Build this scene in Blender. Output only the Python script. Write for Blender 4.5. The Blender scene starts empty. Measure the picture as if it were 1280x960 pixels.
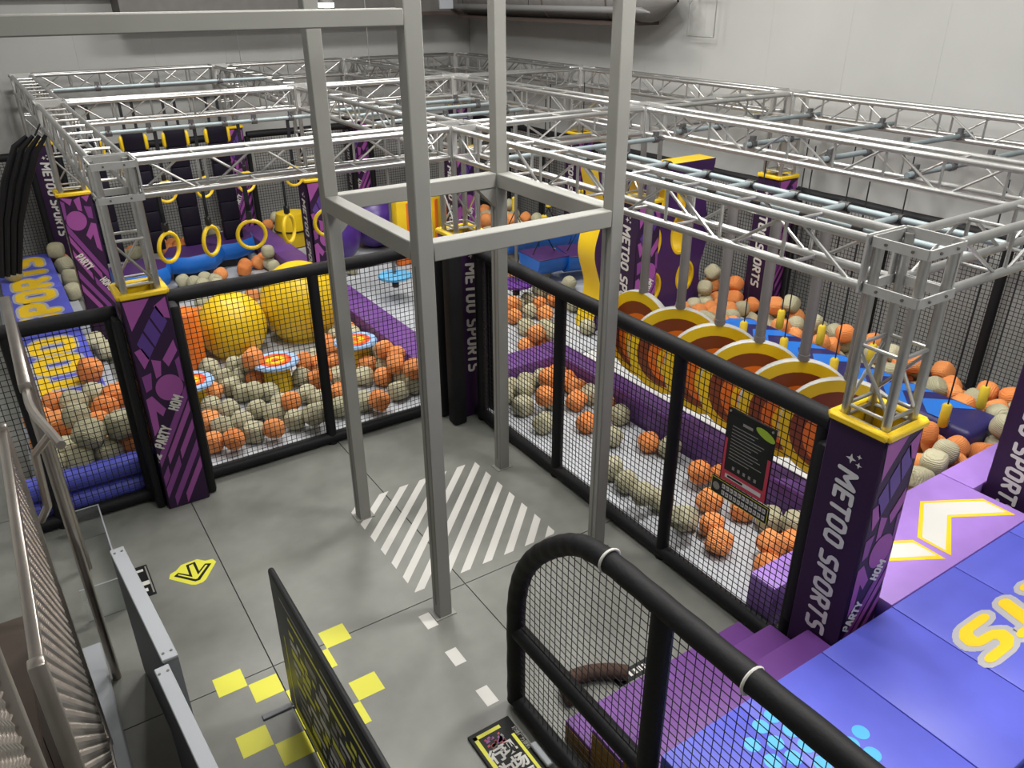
import bpy, bmesh, math, random
from mathutils import Vector, Matrix, Euler
random.seed(11)
SC = bpy.context.scene
COL = SC.collection
PI = math.pi

# ------------------------------------------------------------------ camera
cam = bpy.data.cameras.new('camera'); camo = bpy.data.objects.new('camera', cam); COL.objects.link(camo)
P_, Y_, R_ = 0.4638751, 0.5779429, -0.0051022
fw = Vector((math.sin(Y_)*math.cos(P_), math.cos(Y_)*math.cos(P_), -math.sin(P_)))
ri = Vector((math.cos(Y_), -math.sin(Y_), 0)); up = ri.cross(fw)
r2 = math.cos(R_)*ri + math.sin(R_)*up; u2 = -math.sin(R_)*ri + math.cos(R_)*up
camo.matrix_world = Matrix(((r2.x, u2.x, -fw.x, 0), (r2.y, u2.y, -fw.y, 0), (r2.z, u2.z, -fw.z, 4.0), (0, 0, 0, 1)))
cam.sensor_width = 36.0; cam.lens = 983.85/1280*36; cam.clip_start = 0.05; cam.clip_end = 100
SC.camera = camo

# ------------------------------------------------------------------ world, light, exposure
w = bpy.data.worlds.new('world'); SC.world = w; w.use_nodes = True
w.node_tree.nodes['Background'].inputs[0].default_value = (0.9, 0.95, 1.0, 1)
w.node_tree.nodes['Background'].inputs[1].default_value = 0.2
SC.view_settings.view_transform = 'Standard'; SC.view_settings.look = 'None'
SC.view_settings.gamma = 1.0; SC.view_settings.exposure = 0.0; SC.view_settings.use_curve_mapping = False
CEIL = 6.4
LAMPS = [  # x, y, size x, size y, power   (rows of LED panels under the hall ceiling)
    (1.6, 10.4, 1.2, .6, 150), (4.6, 10.4, 1.2, .6, 130), (6.2, 10.0, 1.2, .6, 60),
    (2.4, 6.8, 1.2, .6, 130), (5.2, 6.8, 1.2, .6, 150), (6.4, 5.6, 1.2, .6, 35),
    (1.6, 3.0, 1.2, .6, 85), (4.6, 2.8, 1.2, .6, 250), (6.0, 1.6, 1.2, .6, 45), (4.2, -0.6, 1.2, .6, 110),
]

# ------------------------------------------------------------------ materials
def mat(name, col, rough=.5, metal=0., bump=0., bscale=40., var=0., vscale=6., coat=0., spec=.5):
    m = bpy.data.materials.new(name); m.use_nodes = True
    nt = m.node_tree; b = nt.nodes['Principled BSDF']
    b.inputs['Base Color'].default_value = (*col, 1); b.inputs['Roughness'].default_value = rough
    b.inputs['Metallic'].default_value = metal
    b.inputs['Specular IOR Level'].default_value = spec
    if coat: b.inputs['Coat Weight'].default_value = coat
    tc = None
    if bump or var:
        tc = nt.nodes.new('ShaderNodeTexCoord')
    if var:
        n = nt.nodes.new('ShaderNodeTexNoise'); n.inputs['Scale'].default_value = vscale; n.inputs['Detail'].default_value = 5
        nt.links.new(tc.outputs['Object'], n.inputs['Vector'])
        r = nt.nodes.new('ShaderNodeMapRange'); r.inputs[1].default_value = .3; r.inputs[2].default_value = .7
        r.inputs[3].default_value = 1-var; r.inputs[4].default_value = 1+var
        nt.links.new(n.outputs['Fac'], r.inputs[0])
        mx = nt.nodes.new('ShaderNodeMix'); mx.data_type = 'RGBA'; mx.blend_type = 'MULTIPLY'; mx.inputs[0].default_value = 1
        mx.inputs[6].default_value = (*col, 1); nt.links.new(r.outputs[0], mx.inputs[7])
        nt.links.new(mx.outputs[2], b.inputs['Base Color'])
    if bump:
        n2 = nt.nodes.new('ShaderNodeTexNoise'); n2.inputs['Scale'].default_value = bscale; n2.inputs['Detail'].default_value = 4
        nt.links.new(tc.outputs['Object'], n2.inputs['Vector'])
        bp = nt.nodes.new('ShaderNodeBump'); bp.inputs['Strength'].default_value = bump; bp.inputs['Distance'].default_value = .01
        nt.links.new(n2.outputs['Fac'], bp.inputs['Height']); nt.links.new(bp.outputs[0], b.inputs['Normal'])
    return m
def emis(name, col, s):
    m = bpy.data.materials.new(name); m.use_nodes = True; b = m.node_tree.nodes['Principled BSDF']
    b.inputs['Base Color'].default_value = (*col, 1); b.inputs['Emission Color'].default_value = (*col, 1)
    b.inputs['Emission Strength'].default_value = s; return m

def floor_mat():
    m = mat('concrete', (.2, .2, .19), .38)
    nt = m.node_tree; b = nt.nodes['Principled BSDF']
    tc = nt.nodes.new('ShaderNodeTexCoord')
    n = nt.nodes.new('ShaderNodeTexNoise'); n.inputs['Scale'].default_value = 1.1; n.inputs['Detail'].default_value = 6
    n2 = nt.nodes.new('ShaderNodeTexNoise'); n2.inputs['Scale'].default_value = 7; n2.inputs['Detail'].default_value = 6
    nt.links.new(tc.outputs['Object'], n.inputs['Vector']); nt.links.new(tc.outputs['Object'], n2.inputs['Vector'])
    ad = nt.nodes.new('ShaderNodeMath'); ad.operation = 'MULTIPLY_ADD'; ad.inputs[1].default_value = .35
    nt.links.new(n2.outputs['Fac'], ad.inputs[0]); nt.links.new(n.outputs['Fac'], ad.inputs[2])
    cr = nt.nodes.new('ShaderNodeValToRGB'); cr.color_ramp.elements[0].position = .45; cr.color_ramp.elements[1].position = .95
    cr.color_ramp.elements[0].color = (.15, .154, .14, 1); cr.color_ramp.elements[1].color = (.235, .24, .218, 1)
    nt.links.new(ad.outputs[0], cr.inputs[0]); nt.links.new(cr.outputs[0], b.inputs['Base Color'])
    mr = nt.nodes.new('ShaderNodeMapRange'); mr.inputs[3].default_value = .28; mr.inputs[4].default_value = .5
    nt.links.new(n.outputs['Fac'], mr.inputs[0]); nt.links.new(mr.outputs[0], b.inputs['Roughness'])
    return m
def ball_mat(name, c1, c2):   # felt-like fabric with knit ridges
    m = mat(name, c1, .85); nt = m.node_tree; b = nt.nodes['Principled BSDF']
    tc = nt.nodes.new('ShaderNodeTexCoord')
    wv = nt.nodes.new('ShaderNodeTexWave'); wv.inputs['Scale'].default_value = 22; wv.inputs['Distortion'].default_value = 5; wv.inputs['Detail'].default_value = 2
    nt.links.new(tc.outputs['Object'], wv.inputs['Vector'])
    n = nt.nodes.new('ShaderNodeTexNoise'); n.inputs['Scale'].default_value = 9; n.inputs['Detail'].default_value = 3
    nt.links.new(tc.outputs['Object'], n.inputs['Vector'])
    oi = nt.nodes.new('ShaderNodeObjectInfo')
    ma = nt.nodes.new('ShaderNodeMath'); ma.operation = 'MULTIPLY_ADD'; ma.inputs[1].default_value = .6
    nt.links.new(oi.outputs['Random'], ma.inputs[0]); nt.links.new(n.outputs['Fac'], ma.inputs[2])
    mr = nt.nodes.new('ShaderNodeMapRange'); mr.inputs[1].default_value = .35; mr.inputs[2].default_value = 1.2
    nt.links.new(ma.outputs[0], mr.inputs[0])
    mx = nt.nodes.new('ShaderNodeMix'); mx.data_type = 'RGBA'; mx.inputs[6].default_value = (*c1, 1); mx.inputs[7].default_value = (*c2, 1)
    nt.links.new(mr.outputs[0], mx.inputs[0]); nt.links.new(mx.outputs[2], b.inputs['Base Color'])
    bp = nt.nodes.new('ShaderNodeBump'); bp.inputs['Strength'].default_value = .5; bp.inputs['Distance'].default_value = .01
    nt.links.new(wv.outputs['Fac'], bp.inputs['Height']); nt.links.new(bp.outputs[0], b.inputs['Normal'])
    return m
M = dict(
    concrete=floor_mat(), joint=mat('floor_joint', (.06, .06, .058), .8),
    wall=mat('wall_paint', (.375, .38, .37), .7, var=.05, vscale=.8, bump=.05, bscale=60),
    ceil=mat('ceiling_paint', (.18, .18, .18), .8), duct=mat('duct_grey', (.13, .125, .12), .6, var=.1), brown=mat('duct_trim', (.07, .05, .042), .7),
    alu=mat('aluminium', (.47, .47, .46), .3, .85, var=.06, vscale=14), aluplate=mat('aluminium_plate', (.6, .6, .59), .4, .7, var=.06, vscale=10),
    pipe=mat('galvanised_pipe', (.24, .285, .3), .5, .45, var=.1, vscale=9), clamp=mat('clamp_steel', (.12, .12, .125), .5, .6), bolt=mat('bolt', (.16, .15, .14), .5, .6),
    grey=mat('grey_paint', (.25, .25, .23), .5, 0, var=.05, vscale=3), dkgrey=mat('dark_grey_bracket', (.14, .14, .14), .5),
    blackpad=mat('black_padding', (.006, .006, .0075), .62, bump=.25, bscale=30, spec=.3), net=mat('black_net', (.012, .012, .012), .9),
    dkpurple=mat('dark_purple_vinyl', (.028, .01, .042), .5, bump=.08, bscale=12, spec=.3), purple=mat('purple_print', (.2, .045, .235), .45), magenta=mat('magenta_print', (.3, .07, .3), .45),
    violet=mat('violet_print', (.085, .035, .235), .45), white=mat('white_print', (.62, .61, .58), .5), grey_print=mat('grey_print', (.42, .41, .44), .5),
    yellow=mat('yellow_vinyl', (.78, .53, .012), .42, bump=.06, bscale=10), yellowp=mat('yellow_print', (.86, .56, .012), .45), lemon=mat('lemon_sticker', (.72, .7, .06), .5),
    beam=mat('purple_beam_vinyl', (.135, .05, .23), .45, var=.06, bump=.08, bscale=8), step=mat('purple_step_vinyl', (.15, .046, .25), .5, var=.05, bump=.06, bscale=9),
    lilac=mat('lilac_mat_vinyl', (.36, .2, .62), .45, var=.05, bump=.05, bscale=6), bluemat=mat('blue_mat_vinyl', (.1, .115, .6), .42, var=.06, vscale=4, bump=.05, bscale=6),
    cyan=mat('cyan_print', (.07, .42, .78), .45), navy=mat('navy_vinyl', (.026, .021, .13), .4, bump=.1, bscale=8), sky=mat('bright_blue_print', (.022, .19, .72), .4),
    bluepad=mat('blue_vinyl', (.01, .14, .56), .38, bump=.08, bscale=8), bagtop=mat('deep_purple_vinyl', (.06, .02, .115), .45), bag=mat('black_bag_vinyl', (.007, .005, .014), .45, bump=.12, bscale=14, spec=.25),
    bball=mat('purple_ball_vinyl', (.06, .02, .2), .35), orange=mat('orange_print', (.74, .17, .015), .42), brownp=mat('brown_print', (.2, .045, .012), .45), rimw=mat('wheel_rim', (.42, .42, .4), .4),
    floatm=mat('float_foam', (.72, .52, .03), .7, bump=.2, bscale=40), rope=mat('rope', (.01, .01, .014), .9), trampo=mat('pale_mat', (.42, .44, .47), .6, var=.08, vscale=3),
    whitemat=mat('white_mat', (.6, .61, .6), .55), steel=mat('stainless', (.36, .33, .3), .28, .85, var=.1, vscale=5), mesh=mat('woven_steel', (.5, .46, .42), .32, .8),
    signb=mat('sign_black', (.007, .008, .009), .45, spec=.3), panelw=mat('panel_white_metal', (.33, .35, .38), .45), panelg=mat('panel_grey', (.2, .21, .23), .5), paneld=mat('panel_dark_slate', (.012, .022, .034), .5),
    pink=mat('sign_red', (.5, .03, .07), .45), green=mat('sign_green', (.3, .45, .03), .5), textgrey=mat('sign_text_grey', (.25, .24, .22), .5), targetblue=mat('target_blue', (.32, .5, .78), .45), red=mat('target_red', (.72, .07, .025), .45),
    ltblue=mat('light_blue_foam', (.12, .42, .72), .5), purplefoam=mat('purple_foam', (.11, .03, .24), .55), pole=mat('wheel_pole', (.2, .19, .185), .5, .3), brownf=mat('brown_felt', (.06, .032, .022), .9, bump=.3, bscale=30),
    ob=ball_mat('orange_felt', (.74, .225, .055), (.82, .33, .11)), bb=ball_mat('beige_felt', (.38, .36, .235), (.53, .5, .345)), brownc=mat('brown_laminate', (.07, .05, .038), .5, var=.1, vscale=2), black=mat('black_plastic', (.01, .01, .01), .4),
    lamp=emis('lamp_lens', (1, .97, .9), 6), sidey=mat('ochre_vinyl', (.32, .16, .008), .5),
)
g = bpy.data.materials.new('clear_acrylic'); g.use_nodes = True; b = g.node_tree.nodes['Principled BSDF']
b.inputs['Base Color'].default_value = (.93, .96, .96, 1); b.inputs['Roughness'].default_value = .05; b.inputs['Transmission Weight'].default_value = .95; b.inputs['IOR'].default_value = 1.2
M['glass'] = g

# ------------------------------------------------------------------ mesh builder
class MB:
    def __init__(s): s.v = []; s.f = []; s.m = []; s.sm = []; s.mats = []
    def mi(s, k):
        if k not in s.mats: s.mats.append(k)
        return s.mats.index(k)
    def add(s, vs, fs, k, smooth=False, mx=None):
        o = len(s.v)
        s.v += [tuple(mx @ Vector(p)) if mx else tuple(p) for p in vs]
        i = s.mi(k)
        for f in fs: s.f.append(tuple(o+q for q in f)); s.m.append(i); s.sm.append(smooth)
        return s
    def box(s, a, b, k, mx=None):
        x0, y0, z0 = a; x1, y1, z1 = b
        return s.add([(x0,y0,z0),(x1,y0,z0),(x1,y1,z0),(x0,y1,z0),(x0,y0,z1),(x1,y0,z1),(x1,y1,z1),(x0,y1,z1)],
            [(3,2,1,0),(4,5,6,7),(0,1,5,4),(1,2,6,5),(2,3,7,6),(3,0,4,7)], k, False, mx)
    def tube(s, pts, r, k, n=8, caps=True, smooth=True, closed=False, mx=None):
        pts = [Vector(p) for p in pts]; N = len(pts); vs = []; prev = None
        for i, p in enumerate(pts):
            if closed: t = pts[(i+1) % N]-pts[i-1]
            else: t = pts[min(i+1, N-1)]-pts[max(i-1, 0)]
            t.normalize()
            if prev is None:
                a = Vector((0, 0, 1)) if abs(t.z) < .9 else Vector((1, 0, 0))
                u = t.cross(a).normalized()
            else: u = (prev - t*prev.dot(t)).normalized()
            prev = u; w_ = t.cross(u)
            rr = r[i] if isinstance(r, (list, tuple)) else r
            for j in range(n):
                a = 2*PI*j/n; vs.append(p+(u*math.cos(a)+w_*math.sin(a))*rr)
        fs = []
        for i in range(N if closed else N-1):
            q = (i+1) % N
            for j in range(n): fs.append((i*n+j, i*n+(j+1) % n, q*n+(j+1) % n, q*n+j))
        s.add(vs, fs, k, smooth, mx)
        if caps and not closed:
            s.add(vs[:n], [tuple(range(n-1, -1, -1))], k, False, mx); s.add(vs[-n:], [tuple(range(n))], k, False, mx)
        return s
    def cyl(s, a, b, r, k, n=12, **kw): return s.tube([a, b], r, k, n, **kw)
    def lathe(s, prof, k, n=24, smooth=True, mx=None):   # prof of (r, z)
        vs = []; fs = []
        for r, z in prof:
            for j in range(n): a = 2*PI*j/n; vs.append((r*math.cos(a), r*math.sin(a), z))
        for i in range(len(prof)-1):
            for j in range(n): fs.append((i*n+j, i*n+(j+1) % n, (i+1)*n+(j+1) % n, (i+1)*n+j))
        return s.add(vs, fs, k, smooth, mx)
    def disc(s, r, z, k, n=32, cx=0, cy=0, mx=None):
        return s.add([(cx+r*math.cos(2*PI*j/n), cy+r*math.sin(2*PI*j/n), z) for j in range(n)], [tuple(range(n))], k, False, mx)
    def prism(s, poly, z0, z1, k, kside=None, mx=None):   # CCW polygon
        n = len(poly)
        s.add([(x, y, z1) for x, y in poly], [tuple(range(n))], k, False, mx)
        s.add([(x, y, z0) for x, y in poly], [tuple(range(n-1, -1, -1))], k, False, mx)
        vs = [(x, y, z0) for x, y in poly]+[(x, y, z1) for x, y in poly]
        s.add(vs, [(i, (i+1) % n, n+(i+1) % n, n+i) for i in range(n)], kside or k, False, mx)
        return s
    def poly(s, pts, k, mx=None): return s.add(pts, [tuple(range(len(pts)))], k, False, mx)
    def sphere(s, c, r, k, n=20, sq=None):
        vs = []; fs = []; m = n//2
        for i in range(m+1):
            ph = PI*i/m
            for j in range(n):
                a = 2*PI*j/n; d = Vector((math.sin(ph)*math.cos(a), math.sin(ph)*math.sin(a), math.cos(ph)))
                if sq: d.z *= sq
                vs.append(Vector(c)+d*r)
        for i in range(m):
            for j in range(n): fs.append((i*n+j, (i+1)*n+j, (i+1)*n+(j+1) % n, i*n+(j+1) % n))
        return s.add(vs, fs, k, True)
    def rbox(s, a, b, r, k, seg=2, mx=None):   # box with rounded edges
        bm = bmesh.new(); bmesh.ops.create_cube(bm, size=1)
        for v in bm.verts:
            v.co = Vector([(a[i]+b[i])/2+v.co[i]*(b[i]-a[i]) for i in range(3)])
        bmesh.ops.bevel(bm, geom=list(bm.edges), offset=r, segments=seg, affect='EDGES', profile=.5)
        bm.verts.index_update(); vs = [v.co.copy() for v in bm.verts]; fs = [tuple(v.index for v in f.verts) for f in bm.faces]; bm.free()
        return s.add(vs, fs, k, True, mx)
    def mesh_in(s, me, k, mx=None):
        return s.add([v.co.copy() for v in me.vertices], [tuple(p.vertices) for p in me.polygons], k, False, mx)
    def mesh(s, name):
        me = bpy.data.meshes.new(name); me.from_pydata([tuple(p) for p in s.v], [], s.f); me.update()
        for k in s.mats: me.materials.append(M[k])
        me.polygons.foreach_set('material_index', s.m); me.polygons.foreach_set('use_smooth', s.sm); me.update()
        if any(s.sm):
            try: me.set_sharp_from_angle(angle=.75)
            except Exception: pass
        return me
    def build(s, name, parent=None, loc=None, rot=None): return place(s.mesh(name), name, parent, loc, rot)
def place(me, name, parent=None, loc=None, rot=None, mx=None):
    o = bpy.data.objects.new(name, me); COL.objects.link(o)
    if parent: o.parent = parent
    if mx is not None: o.matrix_local = mx
    else:
        if loc is not None: o.location = loc
        if rot is not None: o.rotation_euler = rot
    return o
def tag(o, label, cat, group=None, kind=None):
    o['label'] = label; o['category'] = cat
    if group: o['group'] = group
    if kind: o['kind'] = kind
    return o
def thing(name, label, cat, loc=(0, 0, 0), rz=0, group=None):
    o = bpy.data.objects.new(name, None); COL.objects.link(o); o.empty_display_size = .1
    o.location = loc; o.rotation_euler = (0, 0, rz)
    return tag(o, label, cat, group)
def struct(o): o['kind'] = 'structure'; return o
def stuff(o): o['kind'] = 'stuff'; return o
def dup(root, loc=None, rz=None, label=None, group=None):
    r = root.copy(); COL.objects.link(r)
    if loc is not None: r.location = loc
    if rz is not None: r.rotation_euler = (0, 0, rz)
    if label: r['label'] = label
    if group: r['group'] = group
    for ch in list(root.children):
        c = ch.copy(); COL.objects.link(c); c.parent = r
        for gch in ch.children:
            d = gch.copy(); COL.objects.link(d); d.parent = c
    return r
def text(body, size, shear=0., off=0., align='LEFT', space=1., ext=0.0):
    cu = bpy.data.curves.new('txt', 'FONT'); cu.body = body; cu.size = size; cu.shear = shear; cu.offset = off
    cu.align_x = align; cu.align_y = 'CENTER'; cu.space_character = space; cu.resolution_u = 3; cu.extrude = ext; cu.fill_mode = 'FRONT' if not ext else 'BOTH'
    o = bpy.data.objects.new('txt', cu); COL.objects.link(o)
    dg = bpy.context.evaluated_depsgraph_get(); dg.update()
    me = bpy.data.meshes.new_from_object(o.evaluated_get(dg)); bpy.data.objects.remove(o); bpy.data.curves.remove(cu)
    return me
def shape(loops, ext):   # flat filled outline with holes, thickness 2*ext, in local xy
    cu = bpy.data.curves.new('shp', 'CURVE'); cu.dimensions = '2D'; cu.fill_mode = 'BOTH'; cu.extrude = ext
    for lp in loops:
        sp = cu.splines.new('POLY'); sp.points.add(len(lp)-1); sp.use_cyclic_u = True
        for i, (x, y) in enumerate(lp): sp.points[i].co = (x, y, 0, 1)
    o = bpy.data.objects.new('shp', cu); COL.objects.link(o)
    dg = bpy.context.evaluated_depsgraph_get(); dg.update()
    me = bpy.data.meshes.new_from_object(o.evaluated_get(dg)); bpy.data.objects.remove(o); bpy.data.curves.remove(cu)
    return me
def frame(ox, ux, uy):   # matrix placing local x along ux, local y along uy
    ux = Vector(ux).normalized(); uy = Vector(uy).normalized(); uz = ux.cross(uy)
    return Matrix(((ux.x, uy.x, uz.x, ox[0]), (ux.y, uy.y, uz.y, ox[1]), (ux.z, uy.z, uz.z, ox[2]), (0, 0, 0, 1)))

STROKES = {'M': (.85, [[(.1,.1),(.1,.9),(.42,.42),(.75,.9),(.75,.1)]]), 'E': (.58, [[(.5,.9),(.1,.9),(.1,.1),(.5,.1)], [(.1,.5),(.44,.5)]]), 'T': (.6, [[(.06,.9),(.54,.9)], [(.3,.9),(.3,.1)]]),
 'O': (.66, [[(.1,.24),(.1,.76),(.2,.9),(.46,.9),(.56,.76),(.56,.24),(.46,.1),(.2,.1),(.1,.24)]]), 'S': (.62, [[(.52,.9),(.2,.9),(.1,.8),(.1,.62),(.2,.52),(.44,.48),(.52,.38),(.52,.2),(.44,.1),(.08,.1)]]),
 'P': (.62, [[(.1,.1),(.1,.9),(.42,.9),(.52,.8),(.52,.56),(.42,.46),(.1,.46)]]), 'R': (.62, [[(.1,.1),(.1,.9),(.42,.9),(.52,.8),(.52,.56),(.42,.46),(.1,.46)], [(.3,.46),(.52,.1)]]),
 'H': (.64, [[(.1,.1),(.1,.9)], [(.54,.1),(.54,.9)], [(.1,.5),(.54,.5)]]), 'A': (.64, [[(.08,.1),(.28,.9),(.36,.9),(.56,.1)], [(.18,.36),(.46,.36)]]), 'Y': (.6, [[(.07,.9),(.3,.5),(.53,.9)], [(.3,.5),(.3,.1)]]), ' ': (.3, [])}
def letters_width(body, gap=.1): return sum(STROKES[c][0]+gap for c in body)-gap
def letters(m, body, k, mx, t=.2, shear=0., gap=.1, e=0.):
    """bold stroke lettering of unit height, flat, into mesh builder m"""
    x0 = 0
    for c in body:
        w_, st = STROKES[c]; q_ = 0
        for line in st:
            pts = [Vector((x0+x+shear*(y-.5), y, 0)) for x, y in line]
            for a, b in zip(pts, pts[1:]):
                d = (b-a).normalized(); n = Vector((-d.y, d.x, 0))*t/2; z = Vector((0, 0, e+q_*LZ)); q_ += 1
                m.add([a-n+z, b-n+z, b+n+z, a+n+z], [(0, 1, 2, 3)], k, False, mx)
            for q in pts:
                m.add([(q.x+t/2*math.cos(2*PI*j/10+.31), q.y+t/2*math.sin(2*PI*j/10+.31), e+q_*LZ) for j in range(10)], [tuple(range(10))], k, False, mx); q_ += 1
        x0 += w_+gap
    return m
LZ = .00006

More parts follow.
